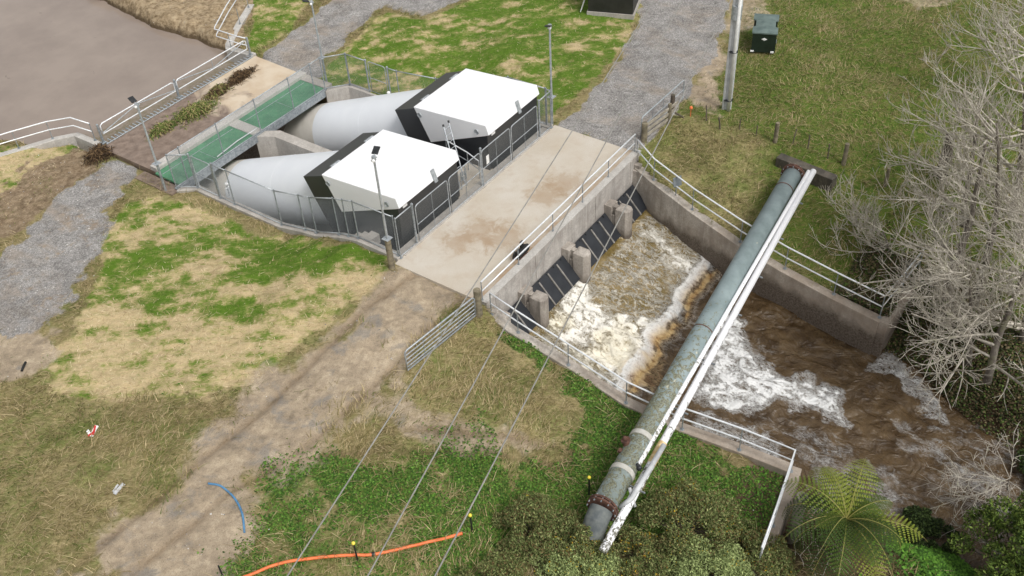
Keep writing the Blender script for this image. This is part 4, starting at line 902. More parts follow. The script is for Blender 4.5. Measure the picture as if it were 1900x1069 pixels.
q = ground_path([(690, 1031), (697, 1030)], .07, 3); MB().tube([q[0], q[-1]], .075, 10).build('coupling', M['black'], oc)
for px_, h, lab in (((664, 1040), .95, 'black stake with yellow cap beside the orange conduit'), ((876, 985), .85, 'black stake with yellow cap past the end of the orange conduit'), ((1093, 918), .95, 'black stake with yellow cap left of the pipeline'), ((980, 942), .6, 'black stake with yellow cap at the edge of the gorse')):
    g = ground_at(*px_, -1.2); e = empty('marker_stake', g, lab, 'stake', 'yellow capped marker stakes')
    MB().cyl(g, g[2]-.2, g[2]+h, .03, 8).build('stake', M['black'], e); MB().sphere((g[0], g[1], g[2]+h+.03), .065).build('cap', M['yellow'], e)
g = ground_at(412, 1066, -.8); tag(MB().cyl(g, g[2]-.2, g[2]+.5, .03, 8).build('marker_stake', M['black']), 'bare black stake at the bottom edge left of the orange conduit', 'stake')
g = ground_at(176, 803, -.5); e = empty('tape_scrap', g, 'crumpled red and white tape scrap in the dry grass', 'litter')
MB().obox(g+[0, 0, .1], (.22, .09, .03), (-.03, .055, .02), (0, 0, .012)).obox(g+[-.16, .1, .1], (.03, .12, .02), (.05, -.01, .02), (0, 0, .012)).build('white_tape', M['white'], e)
MB().obox(g+[.02, 0, .125], (.16, .12, .03), (-.02, .025, .01), (0, 0, .01)).obox(g+[-.14, -.04, .12], (.14, -.03, .02), (.01, .03, .01), (0, 0, .01)).build('red_stripe', M['red'], e)
g = ground_at(222, 909, -.5); tag(MB().obox(g+[0, 0, .06], (.24, .04, .0), (-.01, .06, .01), (0, 0, .015)).obox(g+[-.05, .13, .06], (.15, .05, .0), (-.01, .025, .01), (0, 0, .015)).build('board_scrap', M['pole']), 'broken white board scraps beside the dirt track', 'litter')
g = ground_at(45, 682, -.6); tag(MB().tube([g+[-.2, -.14, .05], g+[0, 0, .08], g+[.2, .16, .05]], .05, 8).build('rubber_hose', M['black']), 'black rubber hose piece on the left gravel', 'hose')
g = ground_at(1283, 930, -1.5)

# ------------------------------------------------------------------ water
def m_pond():
    t = NT('turbid_pond_water'); c = t.mix(t.ramp(t.noise(.35, 5, .6), [(.35, 0), (.65, 1)]), srgb(138, 125, 115), srgb(150, 137, 126))
    x, y, z = t.sep()
    d = t.math('ADD', t.math('ABSOLUTE', t.math('ADD', t.math('MULTIPLY', y, 1.0), -21.3)), t.math('MULTIPLY', t.noise(.7, 5, .6), 2.6))
    c = t.mix(t.math('MULTIPLY', t.ramp(t.math('MULTIPLY', d, .14), [(.34, 1), (.52, 0)]), t.ramp(t.noise(3, 6, .7), [(.4, .15), (.6, .75)])), c, srgb(104, 96, 62))
    c = t.mix(t.ramp(t.noise(1.1, 7, .7, .6), [(.66, 0), (.72, .5)]), c, srgb(92, 84, 70))
    t.bump(t.noise(5, 3), .04, .02); return t.fin(c, .16, spec=.5)
tag(mesh_np('pond_water', [(-80, 20.3, -2.0), (40, 20.3, -2.0), (40, 90, -2.0), (-80, 90, -2.0)], [(0, 1, 2, 3)], m_pond()), 'still brown pond water behind the trash rack', kind='structure')
tag(mesh_np('sump_water', [(.1, .4, -7.2), (11.2, .4, -7.2), (11.2, 15.9, -7.2), (.1, 15.9, -7.2)], [(0, 1, 2, 3)], varied('sump_water', (.02, .018, .014), (.03, .026, .02), 1, .1)), 'dark sump water under the pump tubes', kind='structure')
xs = np.arange(-3.5, 24, .085); ys = np.arange(-40, -4.9, .085)
WX, WY = np.meshgrid(xs, ys, indexing='ij')
JUMP = -9.35-(9.6-WX)*.085+(fbm(WX*.9, WX*0+3, 31)-.5)*.7
slab = -2.28-(-5.0-WY)*.205
chop = (fbm(WX*1.1+5, WY*.9, 41, 5)-.5)
low = -3.42+chop*.32+(fbm(WX*3, WY*3, 44, 4)-.5)*.07
pl_ = sstep(3.0, 6.4, WX+WY*.12*0+(fbm(WX*.8, WY*.8, 46)-.5)*1.5)     # 0 = the violent near bays, 1 = thin sheet of the far bays
rough_ = (fbm(WX*2.4, WY*1.7, 51, 5)-.5)*(.62-.38*pl_)+(fbm(WX*6, WY*6, 52, 3)-.5)*.10
slab = np.maximum(slab, -3.38)
top = slab+rough_*sstep(-5.2, -7.0, WY)
t_ = sstep(JUMP-.3, JUMP+.35, WY); WZ = low*(1-t_)+top*t_
ridge = np.exp(-((WY-JUMP+.15)/.42)**2); WZ = WZ+ridge*(.20+.25*(fbm(WX*2.2, WY*2.2, 57)-.3))
def wreg(poly, z, s=.5, wob=1.0):
    w = (fbm(WX*.9, WY*.9, 61)-.5)*1.6+(fbm(WX*3, WY*3, 62)-.5)*.7
    return 1-sstep(-s, s, sdist(WX, WY, xy(poly, z))+w*wob)
foam = np.zeros_like(WX)
on = (WY > JUMP).astype(float)
foam = np.maximum(foam, on*sstep(-5.6, -6.6, WY)*(.86-(.56-.38*sstep(.42, .60, fbm(WX*.55+3, WY*.4, 88)))*pl_+.36*pl_*np.exp(-((WX-9.6-.2*(WY+8))/1.1)**2)*fbm(WX*1.5, WY*.7, 87)))
foam = np.maximum(foam, wreg([(1000, 610), (1040, 545), (1090, 520), (1150, 560), (1230, 640), (1215, 720), (1150, 730)], -2.8, .6)*.95)
foam = np.maximum(foam, np.exp(-((WY-JUMP+.25)/.55)**2)*1.1)
foam = np.maximum(foam, np.exp(-((WY-JUMP+.75)/.42)**2)*sstep(.32, .5, fbm(WX*.9, WY*.9, 81)))
foam = np.maximum(foam, wreg([(1100, 660), (1190, 590), (1240, 600), (1200, 720), (1170, 735)], -3.2, .5)*1.0)
foam = np.maximum(foam, wreg([(1345, 575), (1385, 600), (1400, 665), (1480, 700), (1560, 735), (1575, 790), (1480, 760), (1440, 735), (1370, 765), (1280, 735), (1300, 680)], -3.4, .35, .8)*.93)
foam = np.maximum(foam, wreg([(1600, 740), (1640, 745), (1770, 830), (1900, 930), (1860, 960), (1700, 850)], -3.4, .6)*.37)
foam = np.maximum(foam, wreg([(1625, 640), (1680, 640), (1700, 690), (1760, 760), (1800, 815), (1740, 790), (1670, 700), (1610, 690)], -3.4, .3)*.66)
foam = np.maximum(foam, wreg([(1250, 760), (1330, 770), (1440, 820), (1460, 860), (1420, 860), (1300, 810)], -3.4, .3)*.5)
foam = np.maximum(foam, wreg([(1440, 760), (1600, 820), (1700, 900), (1680, 980), (1500, 940), (1470, 830)], -3.4, .7)*.33)
foam = np.maximum(foam, (WY < JUMP-.5)*(.03+.22*sstep(.35, .7, fbm(WX*.5, WY*.3, 77))))
amber = np.maximum(np.exp(-((WY-JUMP+.75)/.4)**2)*sstep(.32, .5, fbm(WX*.9, WY*.9, 81)), on*(1-pl_)*sstep(.45, .62, fbm(WX*.8, WY*.8, 83))*.6)
amber = np.maximum(amber, on*(1-pl_)*sstep(.38, .6, fbm(WX*.7+9, WY*.7, 85))*.45)
amber = np.maximum(amber, wreg([(1170, 700), (1240, 640), (1270, 640), (1240, 730), (1200, 745)], -3.3, .4)*.9)
def m_river():
    t = NT('river_water'); foamA, amb, slabA, thin = t.attr('foam'), t.attr('amber'), t.attr('slab'), t.attr('thin')
    wn_ = t.noise(2.2, 4, .6, out='Color'); wv = t.vmath('ADD', t.vmath('SCALE', t.vmath('SUBTRACT', wn_, (.5, .5, .5)), (0, 0, 0)), t.pos)
    sc = t.N.new('ShaderNodeVectorMath'); sc.operation = 'SCALE'; t.link(t.vmath('SUBTRACT', wn_, (.5, .5, .5)), sc.inputs[0]); sc.inputs['Scale'].default_value = .55
    wv = t.vmath('ADD', sc.outputs[0], t.pos)
    # lacy foam: thin bright cell walls
    l1 = t.voro(2.6, 'DISTANCE_TO_EDGE', t.mapv((1, .45, 1), (0, 0, .15), src=wv)); l2 = t.voro(6.5, 'DISTANCE_TO_EDGE', t.mapv((1, .5, 1), (0, 0, .15), src=wv))
    lace = t.math('MAXIMUM', t.ramp(l1, [(.0, 1), (.10, 0)]), t.math('MULTIPLY', t.ramp(l2, [(.0, 1), (.16, 0)]), t.math('MULTIPLY_ADD', slabA, -.8, .8)))
    def rid(sc_, ky, a, w0):
        q = t.noise(sc_, 5, .6, .9, t.mapv((1, ky, 1), (0, 0, a), src=wv)); return t.ramp(t.math('ABSOLUTE', t.math('MULTIPLY_ADD', q, 2, -1)), [(.0, 1), (w0, 0)])
    lace = t.math('MAXIMUM', t.math('MULTIPLY', lace, .55), t.math('MAXIMUM', rid(1.5, .28, .22, .05), t.math('MAXIMUM', t.math('MULTIPLY', rid(2.9, .3, .1, .06), .9), t.math('MULTIPLY', rid(5.0, .5, -.2, .07), t.math('MULTIPLY_ADD', slabA, -.5, .6)))))
    n1 = t.noise(2.6, 8, .70, .8, t.mapv((1, .5, 1), (0, 0, .15))); n2 = t.noise(11, 5, .7, .5)
    v = t.math('ADD', t.math('ADD', t.math('MULTIPLY', n1, .7), t.math('MULTIPLY', n2, .3)), t.math('MULTIPLY_ADD', foamA, 1.0, -1.0))
    solid = t.ramp(v, [(.29, 0), (.44, 1)])
    lacem = t.math('MULTIPLY', lace, t.ramp(t.math('ADD', foamA, t.math('MULTIPLY_ADD', n1, .9, -.45)), [(.24, 0), (.5, 1)]))
    f = t.math('MAXIMUM', solid, lacem)
    deep = t.ramp(t.noise(1.2, 5, .6, .4), [(.35, srgb(64, 48, 28)), (.65, srgb(98, 80, 56))])
    sl_ = t.ramp(t.noise(.9, 5, .6), [(.38, srgb(112, 96, 54)), (.6, srgb(148, 130, 94))])
    base = t.mix(slabA, deep, sl_)
    fc = t.mix(t.math('MULTIPLY', t.ramp(t.math('MULTIPLY_ADD', n2, .5, t.math('MULTIPLY', n1, .5)), [(.38, 1), (.50, .0)]), .9), t.mix(slabA, srgb(236, 236, 234), srgb(236, 232, 222)), t.mix(slabA, srgb(176, 168, 156), srgb(150, 136, 98)))
    fc = t.mix(amb, fc, t.mix(slabA, t.ramp(n1, [(.35, srgb(166, 116, 56)), (.6, srgb(222, 192, 136))]), t.ramp(n1, [(.36, srgb(176, 158, 116)), (.56, srgb(228, 220, 194))])))
    c = t.mix(f, base, fc)
    h = t.math('ADD', t.math('MULTIPLY', f, .35), t.math('ADD', t.math('MULTIPLY', t.noise(1.5, 4, .55, 1.2, t.mapv((1, .8, 1), (0, 0, .5))), 1.6), t.math('MULTIPLY', n2, t.math('MULTIPLY_ADD', slabA, -.15, .25))))
    t.bump(h, .9, .16)
    r = t.math('MULTIPLY_ADD', f, .6, .06)
    return t.fin(c, r, spec=.5)
clip = (sdist(WX, WY, [(p[0]-.1, p[1]) for p in WL]+[(p[0]+.1, p[1]) for p in WR[::-1]]) < .15) | (WY < -18.4) | ((WY > -6.0) & (WX > -.3) & (WX < 11.8))
nxw, nyw = WX.shape; IW = np.arange(nxw*nyw).reshape(nxw, nyw)
QW = np.stack([IW[:-1, :-1], IW[1:, :-1], IW[1:, 1:], IW[:-1, 1:]], -1).reshape(-1, 4); keep = clip.ravel()[QW].all(1); u, inv = np.unique(QW[keep], return_inverse=True)
o = mesh_np('river_water', np.stack([WX, WY, WZ], -1).reshape(-1, 3)[u], inv.reshape(-1, 4), m_river(), smooth=True)
for k, a_ in dict(foam=foam, amber=np.clip(amber, 0, 1), slab=t_, thin=pl_).items():
    a = o.data.attributes.new(k, 'FLOAT', 'POINT'); a.data.foreach_set('value', a_.ravel()[u].astype(np.float32))
tag(o, 'brown foaming river water rushing down the outlet channel', kind='structure')

# ------------------------------------------------------------------ grass, stones (stuff)
def visible(x, y, z, m=40):
    u, v_ = pix(np.stack([x, y, z], -1)); return (u > -m) & (u < 1900+m) & (v_ > -m) & (v_ < 1069+m)
HARD = [[(-.45, .15), (12.0, .15), (12.2, -5.0), (-.45, -5.0)], CHAN, PIT, [(-.5, 13.8), (10.9, 13.8), (11, 20.6), (-.5, 20.6)], POND, RIVER]
def scatter(n, box, wfun, pad=.12):
    x = rng.uniform(box[0], box[1], n); y = rng.uniform(box[2], box[3], n); z = zbase(x, y)
    k = visible(x, y, z); x, y = x[k], y[k]
    w = wfun(x, y); k = rng.random(len(x)) < w; x, y = x[k], y[k]
    for P in HARD:
        k = sdist(x, y, P) > pad; x, y = x[k], y[k]
    return x, y, zground(x, y)
def blades(name, x, y, z, h, w, lean, cols, jit, label, seg=2, flow=None):
    n = len(x); az = rng.uniform(0, 2*math.pi, n) if flow is None else flow+rng.normal(0, .8, n)
    h = h[0]+(h[1]-h[0])*rng.random(n)**1.5; wd = w*(.6+.8*rng.random(n)); ln = lean*(.3+rng.random(n))
    dx, dy = np.cos(az), np.sin(az); sx, sy = -dy, dx; V = []
    for k in range(seg+1):
        t = k/seg; off = ln*h*t**1.6; zz = h*t*(1-.45*np.clip(ln, 0, 1.4)*t); ww = wd*(1-t)**.8*.5+.0012
        for s in (-1, 1): V.append(np.stack([x+dx*off+s*sx*ww, y+dy*off+s*sy*ww, z+zz-.02], -1))
    V = np.stack(V, 1); m = V.shape[1]; base = (np.arange(n)*m)[:, None]
    F = np.concatenate([base+np.array([[2*k, 2*k+1, 2*k+3, 2*k+2]]) for k in range(seg)], 0)
    c = np.asarray(cols)[rng.integers(0, len(cols), n)]*(1+rng.uniform(-jit, jit, (n, 1)))
    c = np.repeat(c, m, 0)
    o = mesh_np(name, V.reshape(-1, 3), F, M['blade'], c); tag(o, label, kind='stuff'); return o
S = srgb; BX = (-24, 42, -29, 42)
def ms(k): return lambda x, y: samp(masks[k], x, y)
# sprouted lawn
def w_lawn(x, y):
    g = samp(masks['lawn'], x, y)*samp(masks['sprout'], x, y)**1.5; return g*(1-samp(masks['gravel'], x, y))
x, y, z = scatter(900000, BX, w_lawn); blades('lawn_grass', x, y, z, (.04, .12), .022, .5, [S(68, 98, 22), S(86, 116, 34), S(108, 134, 50), S(106, 116, 52)], .25, 'short bright green lawn grass sprouting through straw', 1)
def w_straw(x, y): return samp(masks['lawn'], x, y)*.6*(1-samp(masks['sprout'], x, y)*.85)*(1-samp(masks['gravel'], x, y))*(1-samp(masks['mud'], x, y))
x, y, z = scatter(420000, BX, w_straw); blades('straw_mulch', x, y, z+.02, (.05, .16), .018, 2.2, [S(196, 176, 138), S(214, 198, 164), S(168, 146, 108), S(140, 120, 84)], .2, 'pale straw mulch scattered over the seeded lawn', 1)
bare = lambda x, y: np.clip(1-np.maximum.reduce([samp(masks[k], x, y) for k in ('gravel', 'lawn', 'mud', 'clay')])*1.3-samp(masks['dirt'], x, y)*1.15, 0, 1)
def w_rough(x, y): return bare(x, y)*(1-samp(masks['right'], x, y)*.72)*(1-samp(masks['clover'], x, y)*.6)*(.45+.7*sstep(.4, .6, fbm(x*.8, y*.8, 95)))
x, y, z = scatter(800000, BX, w_rough)
fl = fbm(x*.25, y*.25, 97)*9
gk = fbm(x*.6, y*.6, 98)*.6+rng.random(len(x))*.3
k = gk > .36
blades('rough_grass', x[k], y[k], z[k], (.15, .42), .022, 1.5, [S(168, 150, 112), S(186, 168, 130), S(140, 124, 86), S(116, 106, 66), S(128, 118, 74)], .22, 'long dry tan grass flopped over beside the dirt track', 3, fl[k])
k = ~k
blades('rough_grass', x[k], y[k], z[k], (.12, .36), .024, 1.2, [S(88, 104, 42), S(74, 94, 34), S(112, 118, 58), S(140, 132, 88)], .25, 'long olive green grass between the dry patches', 3, fl[k])
def w_right(x, y): return bare(x, y)*samp(masks['right'], x, y)*.8
x, y, z = scatter(750000, BX, w_right); k = fbm(x*.7, y*.7, 99)+rng.random(len(x))*.35 < .67
blades('field_grass', x[k], y[k], z[k], (.08, .26), .026, .9, [S(72, 94, 28), S(92, 116, 38), S(58, 80, 24), S(112, 122, 54), S(138, 130, 82)], .25, 'green field grass right of the gravel road', 2)
blades('field_grass', x[~k], y[~k], z[~k], (.12, .34), .022, 1.4, [S(150, 136, 96), S(172, 156, 120), S(120, 112, 68), S(96, 100, 50)], .22, 'dry brown grass tufts in the field right of the gravel road', 2, (fbm(x*.3, y*.3, 96)*9)[~k])
# clover-like cover: small leaf discs
def leaves(name, x, y, z, size, hh, cols, label):
    n = len(x); s = size*(.6+.8*rng.random(n)); az = rng.uniform(0, 6.28, n); tx, ty = rng.normal(0, .35, n), rng.normal(0, .35, n)
    zz = z+hh*rng.random(n); V = []
    for a in (0, 1.571, 3.1416, 4.712):
        r = s*(1.0 if a in (0, 3.1416) else .7); cx, cy = np.cos(az+a)*r, np.sin(az+a)*r; V.append(np.stack([x+cx, y+cy, zz+cx*tx+cy*ty], -1))
    V = np.stack(V, 1); F = np.arange(n*4).reshape(n, 4); c = np.asarray(cols)[rng.integers(0, len(cols), n)]*(1+rng.uniform(-.25, .25, (n, 1)))
    o = mesh_np(name, V.reshape(-1, 3), F, M['blade'], np.repeat(c, 4, 0)); tag(o, label, kind='stuff')
def w_clov(x, y): return sstep(.22, .75, samp(masks['clover'], x, y)*1.25+(fbm(x*1.3, y*1.3, 93)-.6)*1.3)*(1-samp(masks['dirt'], x, y))
x, y, z = scatter(620000, (-22, 20, -29, 5), w_clov); leaves('creeping_cover', x, y, z+.01, .04, .07, [S(62, 98, 30), S(82, 120, 40), S(48, 78, 24), S(98, 134, 54), S(98, 108, 50)], 'dense green creeping cover beside the channel and pipeline')
# stones
def w_stone(x, y): return np.clip(samp(masks['gravel'], x, y)*.55+samp(masks['dirt'], x, y)*.25*sstep(.5, .65, fbm(x*.5, y*.5, 92))+samp(masks['mud'], x, y)*.12+samp(masks['clay'], x, y)*.1, 0, 1)
x, y, z = scatter(150000, BX, w_stone, .1); n = len(x); s = .010+.03*rng.random(n)**3.5; V = []
for d in ((1, 0, 0), (0, 1, 0), (-1, 0, 0), (0, -1, 0), (0, 0, .8)): V.append(np.stack([x+d[0]*s*(.6+.8*rng.random(n)), y+d[1]*s*(.6+.8*rng.random(n)), z+d[2]*s+.004], -1))
V = np.stack(V, 1); F = np.concatenate([(np.arange(n)*5)[:, None]+np.array([[a, b_, 4]]) for a, b_ in ((0, 1), (1, 2), (2, 3), (3, 0))], 0)
c = np.asarray([S(150, 148, 146), S(176, 174, 170), S(112, 110, 108), S(205, 202, 196), S(136, 124, 110)])[rng.integers(0, 5, n)]
tag(mesh_np('loose_stones', V.reshape(-1, 3), F, M['blade'], np.repeat(c, 5, 0)), 'loose grey gravel stones on the roads and track', kind='stuff')
# weed heaps raked from the rack
def heap(px_, zz, rx, ry, ang, hgt, cols, label, n=1500):
    c0 = at(*px_, zz); ca, sa = math.cos(ang), math.sin(ang)
    e = empty('weed_heap', c0, label, 'weed heap')
    th = rng.uniform(0, 6.28, n); r = np.abs(rng.normal(0, .55, n))*(.7+.6*vnoise(th*1.6+c0[0], th*0+c0[1], 5)); a, b_ = r*np.cos(th)*rx, r*np.sin(th)*ry; x = c0[0]+a*ca-b_*sa; y = c0[1]+a*sa+b_*ca
    hz = hgt*np.clip(1-r**2, 0, 1)*(.4+1.2*fbm(x*3, y*3, 71)); z = zz+hz*rng.random(n)
    az = rng.uniform(0, 6.28, n); L = rng.uniform(.12, .4, n); up = rng.uniform(-.2, .4, n); w = .012+.015*rng.random(n)
    d = np.stack([np.cos(az), np.sin(az), up], -1); s_ = np.stack([-np.sin(az), np.cos(az), np.zeros(n)], -1); P = np.stack([x, y, z], -1)
    mid = P+d*L[:, None]*.5; mid[:, 2] += .06; end = P+d*L[:, None]; end[:, 2] = np.maximum(end[:, 2]-.05, zz+.01)
    V = np.stack([P-s_*w[:, None], P+s_*w[:, None], mid-s_*w[:, None], mid+s_*w[:, None], end-s_*w[:, None]*.3, end+s_*w[:, None]*.3], 1)
    base = (np.arange(n)*6)[:, None]; F = np.concatenate([base+[[0, 1, 3, 2]], base+[[2, 3, 5, 4]]], 0)
    c = np.asarray(cols)[rng.integers(0, len(cols), n)]; mesh_np('strands', V.reshape(-1, 3), F, M['blade'], np.repeat(c, 6, 0), e)
    m = MB(); m.sphere((0, 0, 0), 1, 20, 10); m.v = [(c0[0]+(p[0]*rx*ca-p[1]*ry*sa)*.6, c0[1]+(p[0]*rx*sa+p[1]*ry*ca)*.6, zz+max(-.02, p[2])*hgt*.5*(.5+vnoise(np.array(p[0]*4.0+9), np.array(p[1]*4.0+9))))  for p in m.v]
    m.build('core', varied('heap_soil', srgb(52, 40, 28), srgb(84, 66, 46), 6, .95), e, True)
BR = [S(70, 54, 38), S(96, 76, 54), S(52, 40, 30), S(120, 98, 70)]; GR = [S(98, 112, 52), S(128, 132, 74), S(164, 150, 104), S(84, 70, 46), S(70, 92, 36)]
heap((446, 146), -1.2, 1.05, .34, .12, .35, BR, 'dark brown weed heap on the far end of the muddy platform')
heap((405, 172), -1.2, .85, .36, .1, .3, BR+GR[:3], 'mixed brown weed heap in the middle of the muddy platform')
heap((362, 208), -1.2, 1.15, .62, -.1, .25, GR, 'wide green and straw coloured weed heap on the muddy platform', 2200)
heap((302, 240), -1.2, .75, .32, .1, .2, GR, 'small green weed heap nearest the trash rack gates')
heap((183, 292), -1.3, .95, .75, .3, .5, BR, 'dark root heap beside the near barrier post')

# ------------------------------------------------------------------ trees and shrubs
def bare_tree(name, base, H, lean, label, seed, nb=26, spread=3.4, stemr=.16, bias=(-.6, .8), twig=True, group='bare grey trees on the river bank', droop=0.0):
    R = random.Random(seed); e = empty(name, base, label, 'tree', group); base = np.array(base, float)
    trunk = MB(); P = [base+[0, 0, -.3]]; d = np.array([lean[0], lean[1], 1.0]); n = 9
    for k in range(n): d = d+np.array([R.uniform(-.12, .12), R.uniform(-.12, .12), 0]); P.append(P[-1]+d/np.linalg.norm(d)*H/n)
    Rr = [stemr*(1-.8*k/n) for k in range(n+1)]; trunk.tube(P, Rr, 10); tb = trunk.build('trunk', M['bark'], e, True)
    mb = MB(); tw_ = mb
    def branch(p, d, L, r, lev):
        seg = 7 if lev == 0 else 5 if lev == 1 else 4; Q = [p]; d = d/np.linalg.norm(d); bend = np.array([R.uniform(-.45, .45), R.uniform(-.45, .45), R.uniform(.05, .75)-droop*1.6])*(1.1 if lev else .6)
        for k in range(seg):
            d = d+bend/seg*1.6+np.array([R.uniform(-.05, .05) for _ in range(3)]); d /= np.linalg.norm(d); Q.append(Q[-1]+d*L/seg)
        (mb if lev == 0 else tw_).tube(Q, [r*(1-.8*k/seg)+.004 for k in range(seg+1)], 6 if lev == 0 else 4 if lev == 1 else 3, False)
        if lev < (3 if L > .5 else 2):
            cnt = {0: int(4+L*2.2), 1: int(2+L*1.6), 2: int(L*1.2)}[lev]
            for _ in range(cnt):
                t = R.uniform(.18, .98); i = min(int(t*seg), seg-1); q = Q[i]+(Q[i+1]-Q[i])*(t*seg-i); dd = Q[i+1]-Q[i]; dd /= np.linalg.norm(dd)
                s = np.array([R.gauss(0, 1) for _ in range(3)]); s -= dd*np.dot(s, dd); s /= np.linalg.norm(s)+1e-6
                branch(q, dd*.75+s*R.uniform(.5, 1.0)+np.array([0, 0, .15-droop*.3]), L*R.uniform(.3, .62)*(1-.35*t), max(r*(1-.8*t)*.6, .0095), lev+1)
    for k in range(nb):
        t = R.uniform(.12, 1); i = min(int(t*n), n-1); q = P[i]+(P[i+1]-P[i])*(t*n-i)
        a = math.atan2(bias[1], bias[0])+R.gauss(0, .95); up = R.uniform(-.3, .45)+.45*t
        branch(q, np.array([math.cos(a), math.sin(a), up]), spread*R.uniform(.6, 1.35)*(1.05-.45*t), stemr*.36*(1.1-.6*t), 0)
    mb.build('branches', M['twig'], e, True)
    return e
T = [((1752, 560), 8.0, (.14, .0), 30, 4.2, .21, 'bare grey tree with a thick leaning trunk just beyond the far wing wall'),
     ((1812, 560), 9.0, (.0, .08), 26, 4.2, .18, 'bare grey tree standing right behind the thick leaning one'),
     ((1800, 665), 5.6, (-.05, .1), 26, 4.0, .13, 'low bare tree whose branches droop towards the far handrail corner'),
     ((1835, 700), 7.0, (.05, .1), 30, 4.0, .16, 'bare tree low on the river bank with branches over the foam'),
     ((1900, 640), 8.5, (.0, .1), 26, 4.4, .18, 'bare tree at the right edge, level with the far wing wall'),
     ((1880, 400), 9.0, (-.05, .1), 28, 4.2, .18, 'tall bare tree at the right edge in front of the field'),
     ((1945, 200), 8.0, (-.05, .12), 24, 4.6, .17, 'bare tree in the upper right corner with long upswept limbs'),
     ((1960, 480), 8.0, (-.05, .12), 22, 4.4, .16, 'bare tree half outside the right edge, mid height'),
     ((1790, 420), 7.5, (.0, .12), 24, 4.0, .15, 'slender bare tree set back on the field side of the others'),
     ((1950, 760), 6.0, (.0, .15), 24, 3.6, .15, 'bare tree at the right edge above the lower river bend')]
for k, (px_, H, ln, nb, sprd, r, lab) in enumerate(T):
    g = ground_at(*px_, -1.0); g = at(*px_, max(g[2], -1.6)); bare_tree('bare_tree', g, H, ln, lab, 100+k, int(nb*.62), sprd, r, droop=.12 if k in (2, 3) else 0)
g = ground_at(1650, 470, -.8); bare_tree('bare_shrub', g, 1.6, (.1, .1), 'low bare shrub reaching over the ends of the white pipes', 301, 20, 3.3, .08, bias=(-.3, 1.0), group=None)
g = at(1875, 900, -2.6); bare_tree('fallen_branch', g, .9, (-.3, .3), 'bare grey branches reaching out over the river from the lower right', 302, 12, 3.3, .05, bias=(-.6, .8), group=None, droop=.35)
g = ground_at(1745, 330, 0); tag(MB().tube([g-[0, 0, .2], g+[.05, .02, 1.2], g+[.05, .1, 2.3]], [.3, .26, .2], 12).build('tree_stump', M['stump'], None, True), 'dark ivy stripped stump rising behind the bare branches', 'stump')

def leafball(mbV, mbC, c, r, n, size, cols, flat=.8, shape=None):
    th = rng.uniform(0, 6.28, n); u = rng.uniform(-.3, 1, n); rr = r*(.55+.5*rng.random(n)); q = np.sqrt(np.clip(1-u*u, 0, 1))
    P = np.stack([c[0]+rr*q*np.cos(th), c[1]+rr*q*np.sin(th), c[2]+rr*u*flat], -1)
    a = rng.normal(size=(n, 3)); a /= np.linalg.norm(a, axis=1)[:, None]; b_ = np.cross(a, rng.normal(size=(n, 3))); b_ /= np.linalg.norm(b_, axis=1)[:, None]; s = (size*(.6+.8*rng.random(n)))[:, None]
    mbV.append(np.stack([P-a*s, P+b_*s*.38, P+a*s, P-b_*s*.38], 1).reshape(-1, 3)); cc = np.asarray(cols)[rng.integers(0, len(cols), n)]*(1+rng.uniform(-.25, .25, (n, 1))); mbC.append(np.repeat(cc, 4, 0))
def shrub(name, c, R, H, label, cols, n=26, dens=420, size=.05, flowers=None, group=None, cat='shrub'):
    c = np.array(c, float); e = empty(name, c, label, cat, group); V = []; C = []; st = MB()
    for k in range(n):
        a = rng.uniform(0, 6.28); r = R*math.sqrt(rng.random()); h = H*(1-.6*(r/R)**2)*rng.uniform(.5, 1.0); p = c+np.array([r*math.cos(a), r*math.sin(a), h]); br = R*rng.uniform(.16, .34)
        leafball(V, C, p, br, int(dens*(br/R/.25)**2), size, cols)
        st.tube([c+[r*.2*math.cos(a), r*.2*math.sin(a), 0], c+(p-c)*[.7, .7, .55], p], [.03, .02, .008], 5, False)
        if flowers is not None and rng.random() < .6:
            leafball(V, C, p+[0, 0, .05], br*1.0, int(dens*.05), size*.7, flowers)
    st.build('stems', M['stump'], e); V = np.concatenate(V); mesh_np('foliage', V, np.arange(len(V)).reshape(-1, 4), M['blade'], np.concatenate(C), e)
GO = [S(96, 108, 60), S(118, 128, 76), S(80, 92, 48), S(138, 142, 92), S(112, 96, 62)]; YE = [S(206, 168, 40), S(186, 146, 34)]; GL = [S(142, 156, 100), S(164, 176, 116), S(118, 132, 80)]
for px_, R, H, lab, cl, fl_ in (((1072, 1040), 1.0, 1.75, 'small gorse bush crowding the buried end of the pipeline', GO, YE), ((1000, 1000), 1.35, 1.5, 'dark gorse bush left of the pipeline end', GO, None), ((1065, 1075), 1.3, 1.2, 'paler feathery gorse bush at the bottom edge below the pipeline', GL, YE), ((1270, 985), 1.6, 1.5, 'big brown green gorse bush right of the white pipe ends', GO, YE),
                               ((1180, 1060), 1.2, 1.0, 'gorse bush with yellow flowers hiding the white pipe end', GO, YE), ((1385, 1045), 1.3, 1.0, 'yellow flowered gorse bush at the end of the return wall', GO, YE), ((920, 1085), 1.1, .8, 'low dark gorse bush in the bottom edge corner of the clover', GO, None), ((1300, 1090), 1.5, 1.4, 'gorse bush at the bottom edge below the big brown green one', GL, YE)):
    g = ground_at(*px_, -1.5); shrub('gorse_bush', g, R, H, lab, cl, 38, 420, .046, fl_, 'gorse bushes at the bottom edge')
GS = [S(70, 90, 32), S(92, 112, 44), S(50, 68, 24), S(112, 128, 60)]
g = at(1905, 1060, -2.6); shrub('leafy_shrub', g, 2.3, 2.6, 'tall light green leafy shrub in the bottom right corner', GS, 46, 620, .07)
DK = [S(40, 54, 26), S(58, 76, 34), S(30, 40, 20), S(76, 92, 48)]
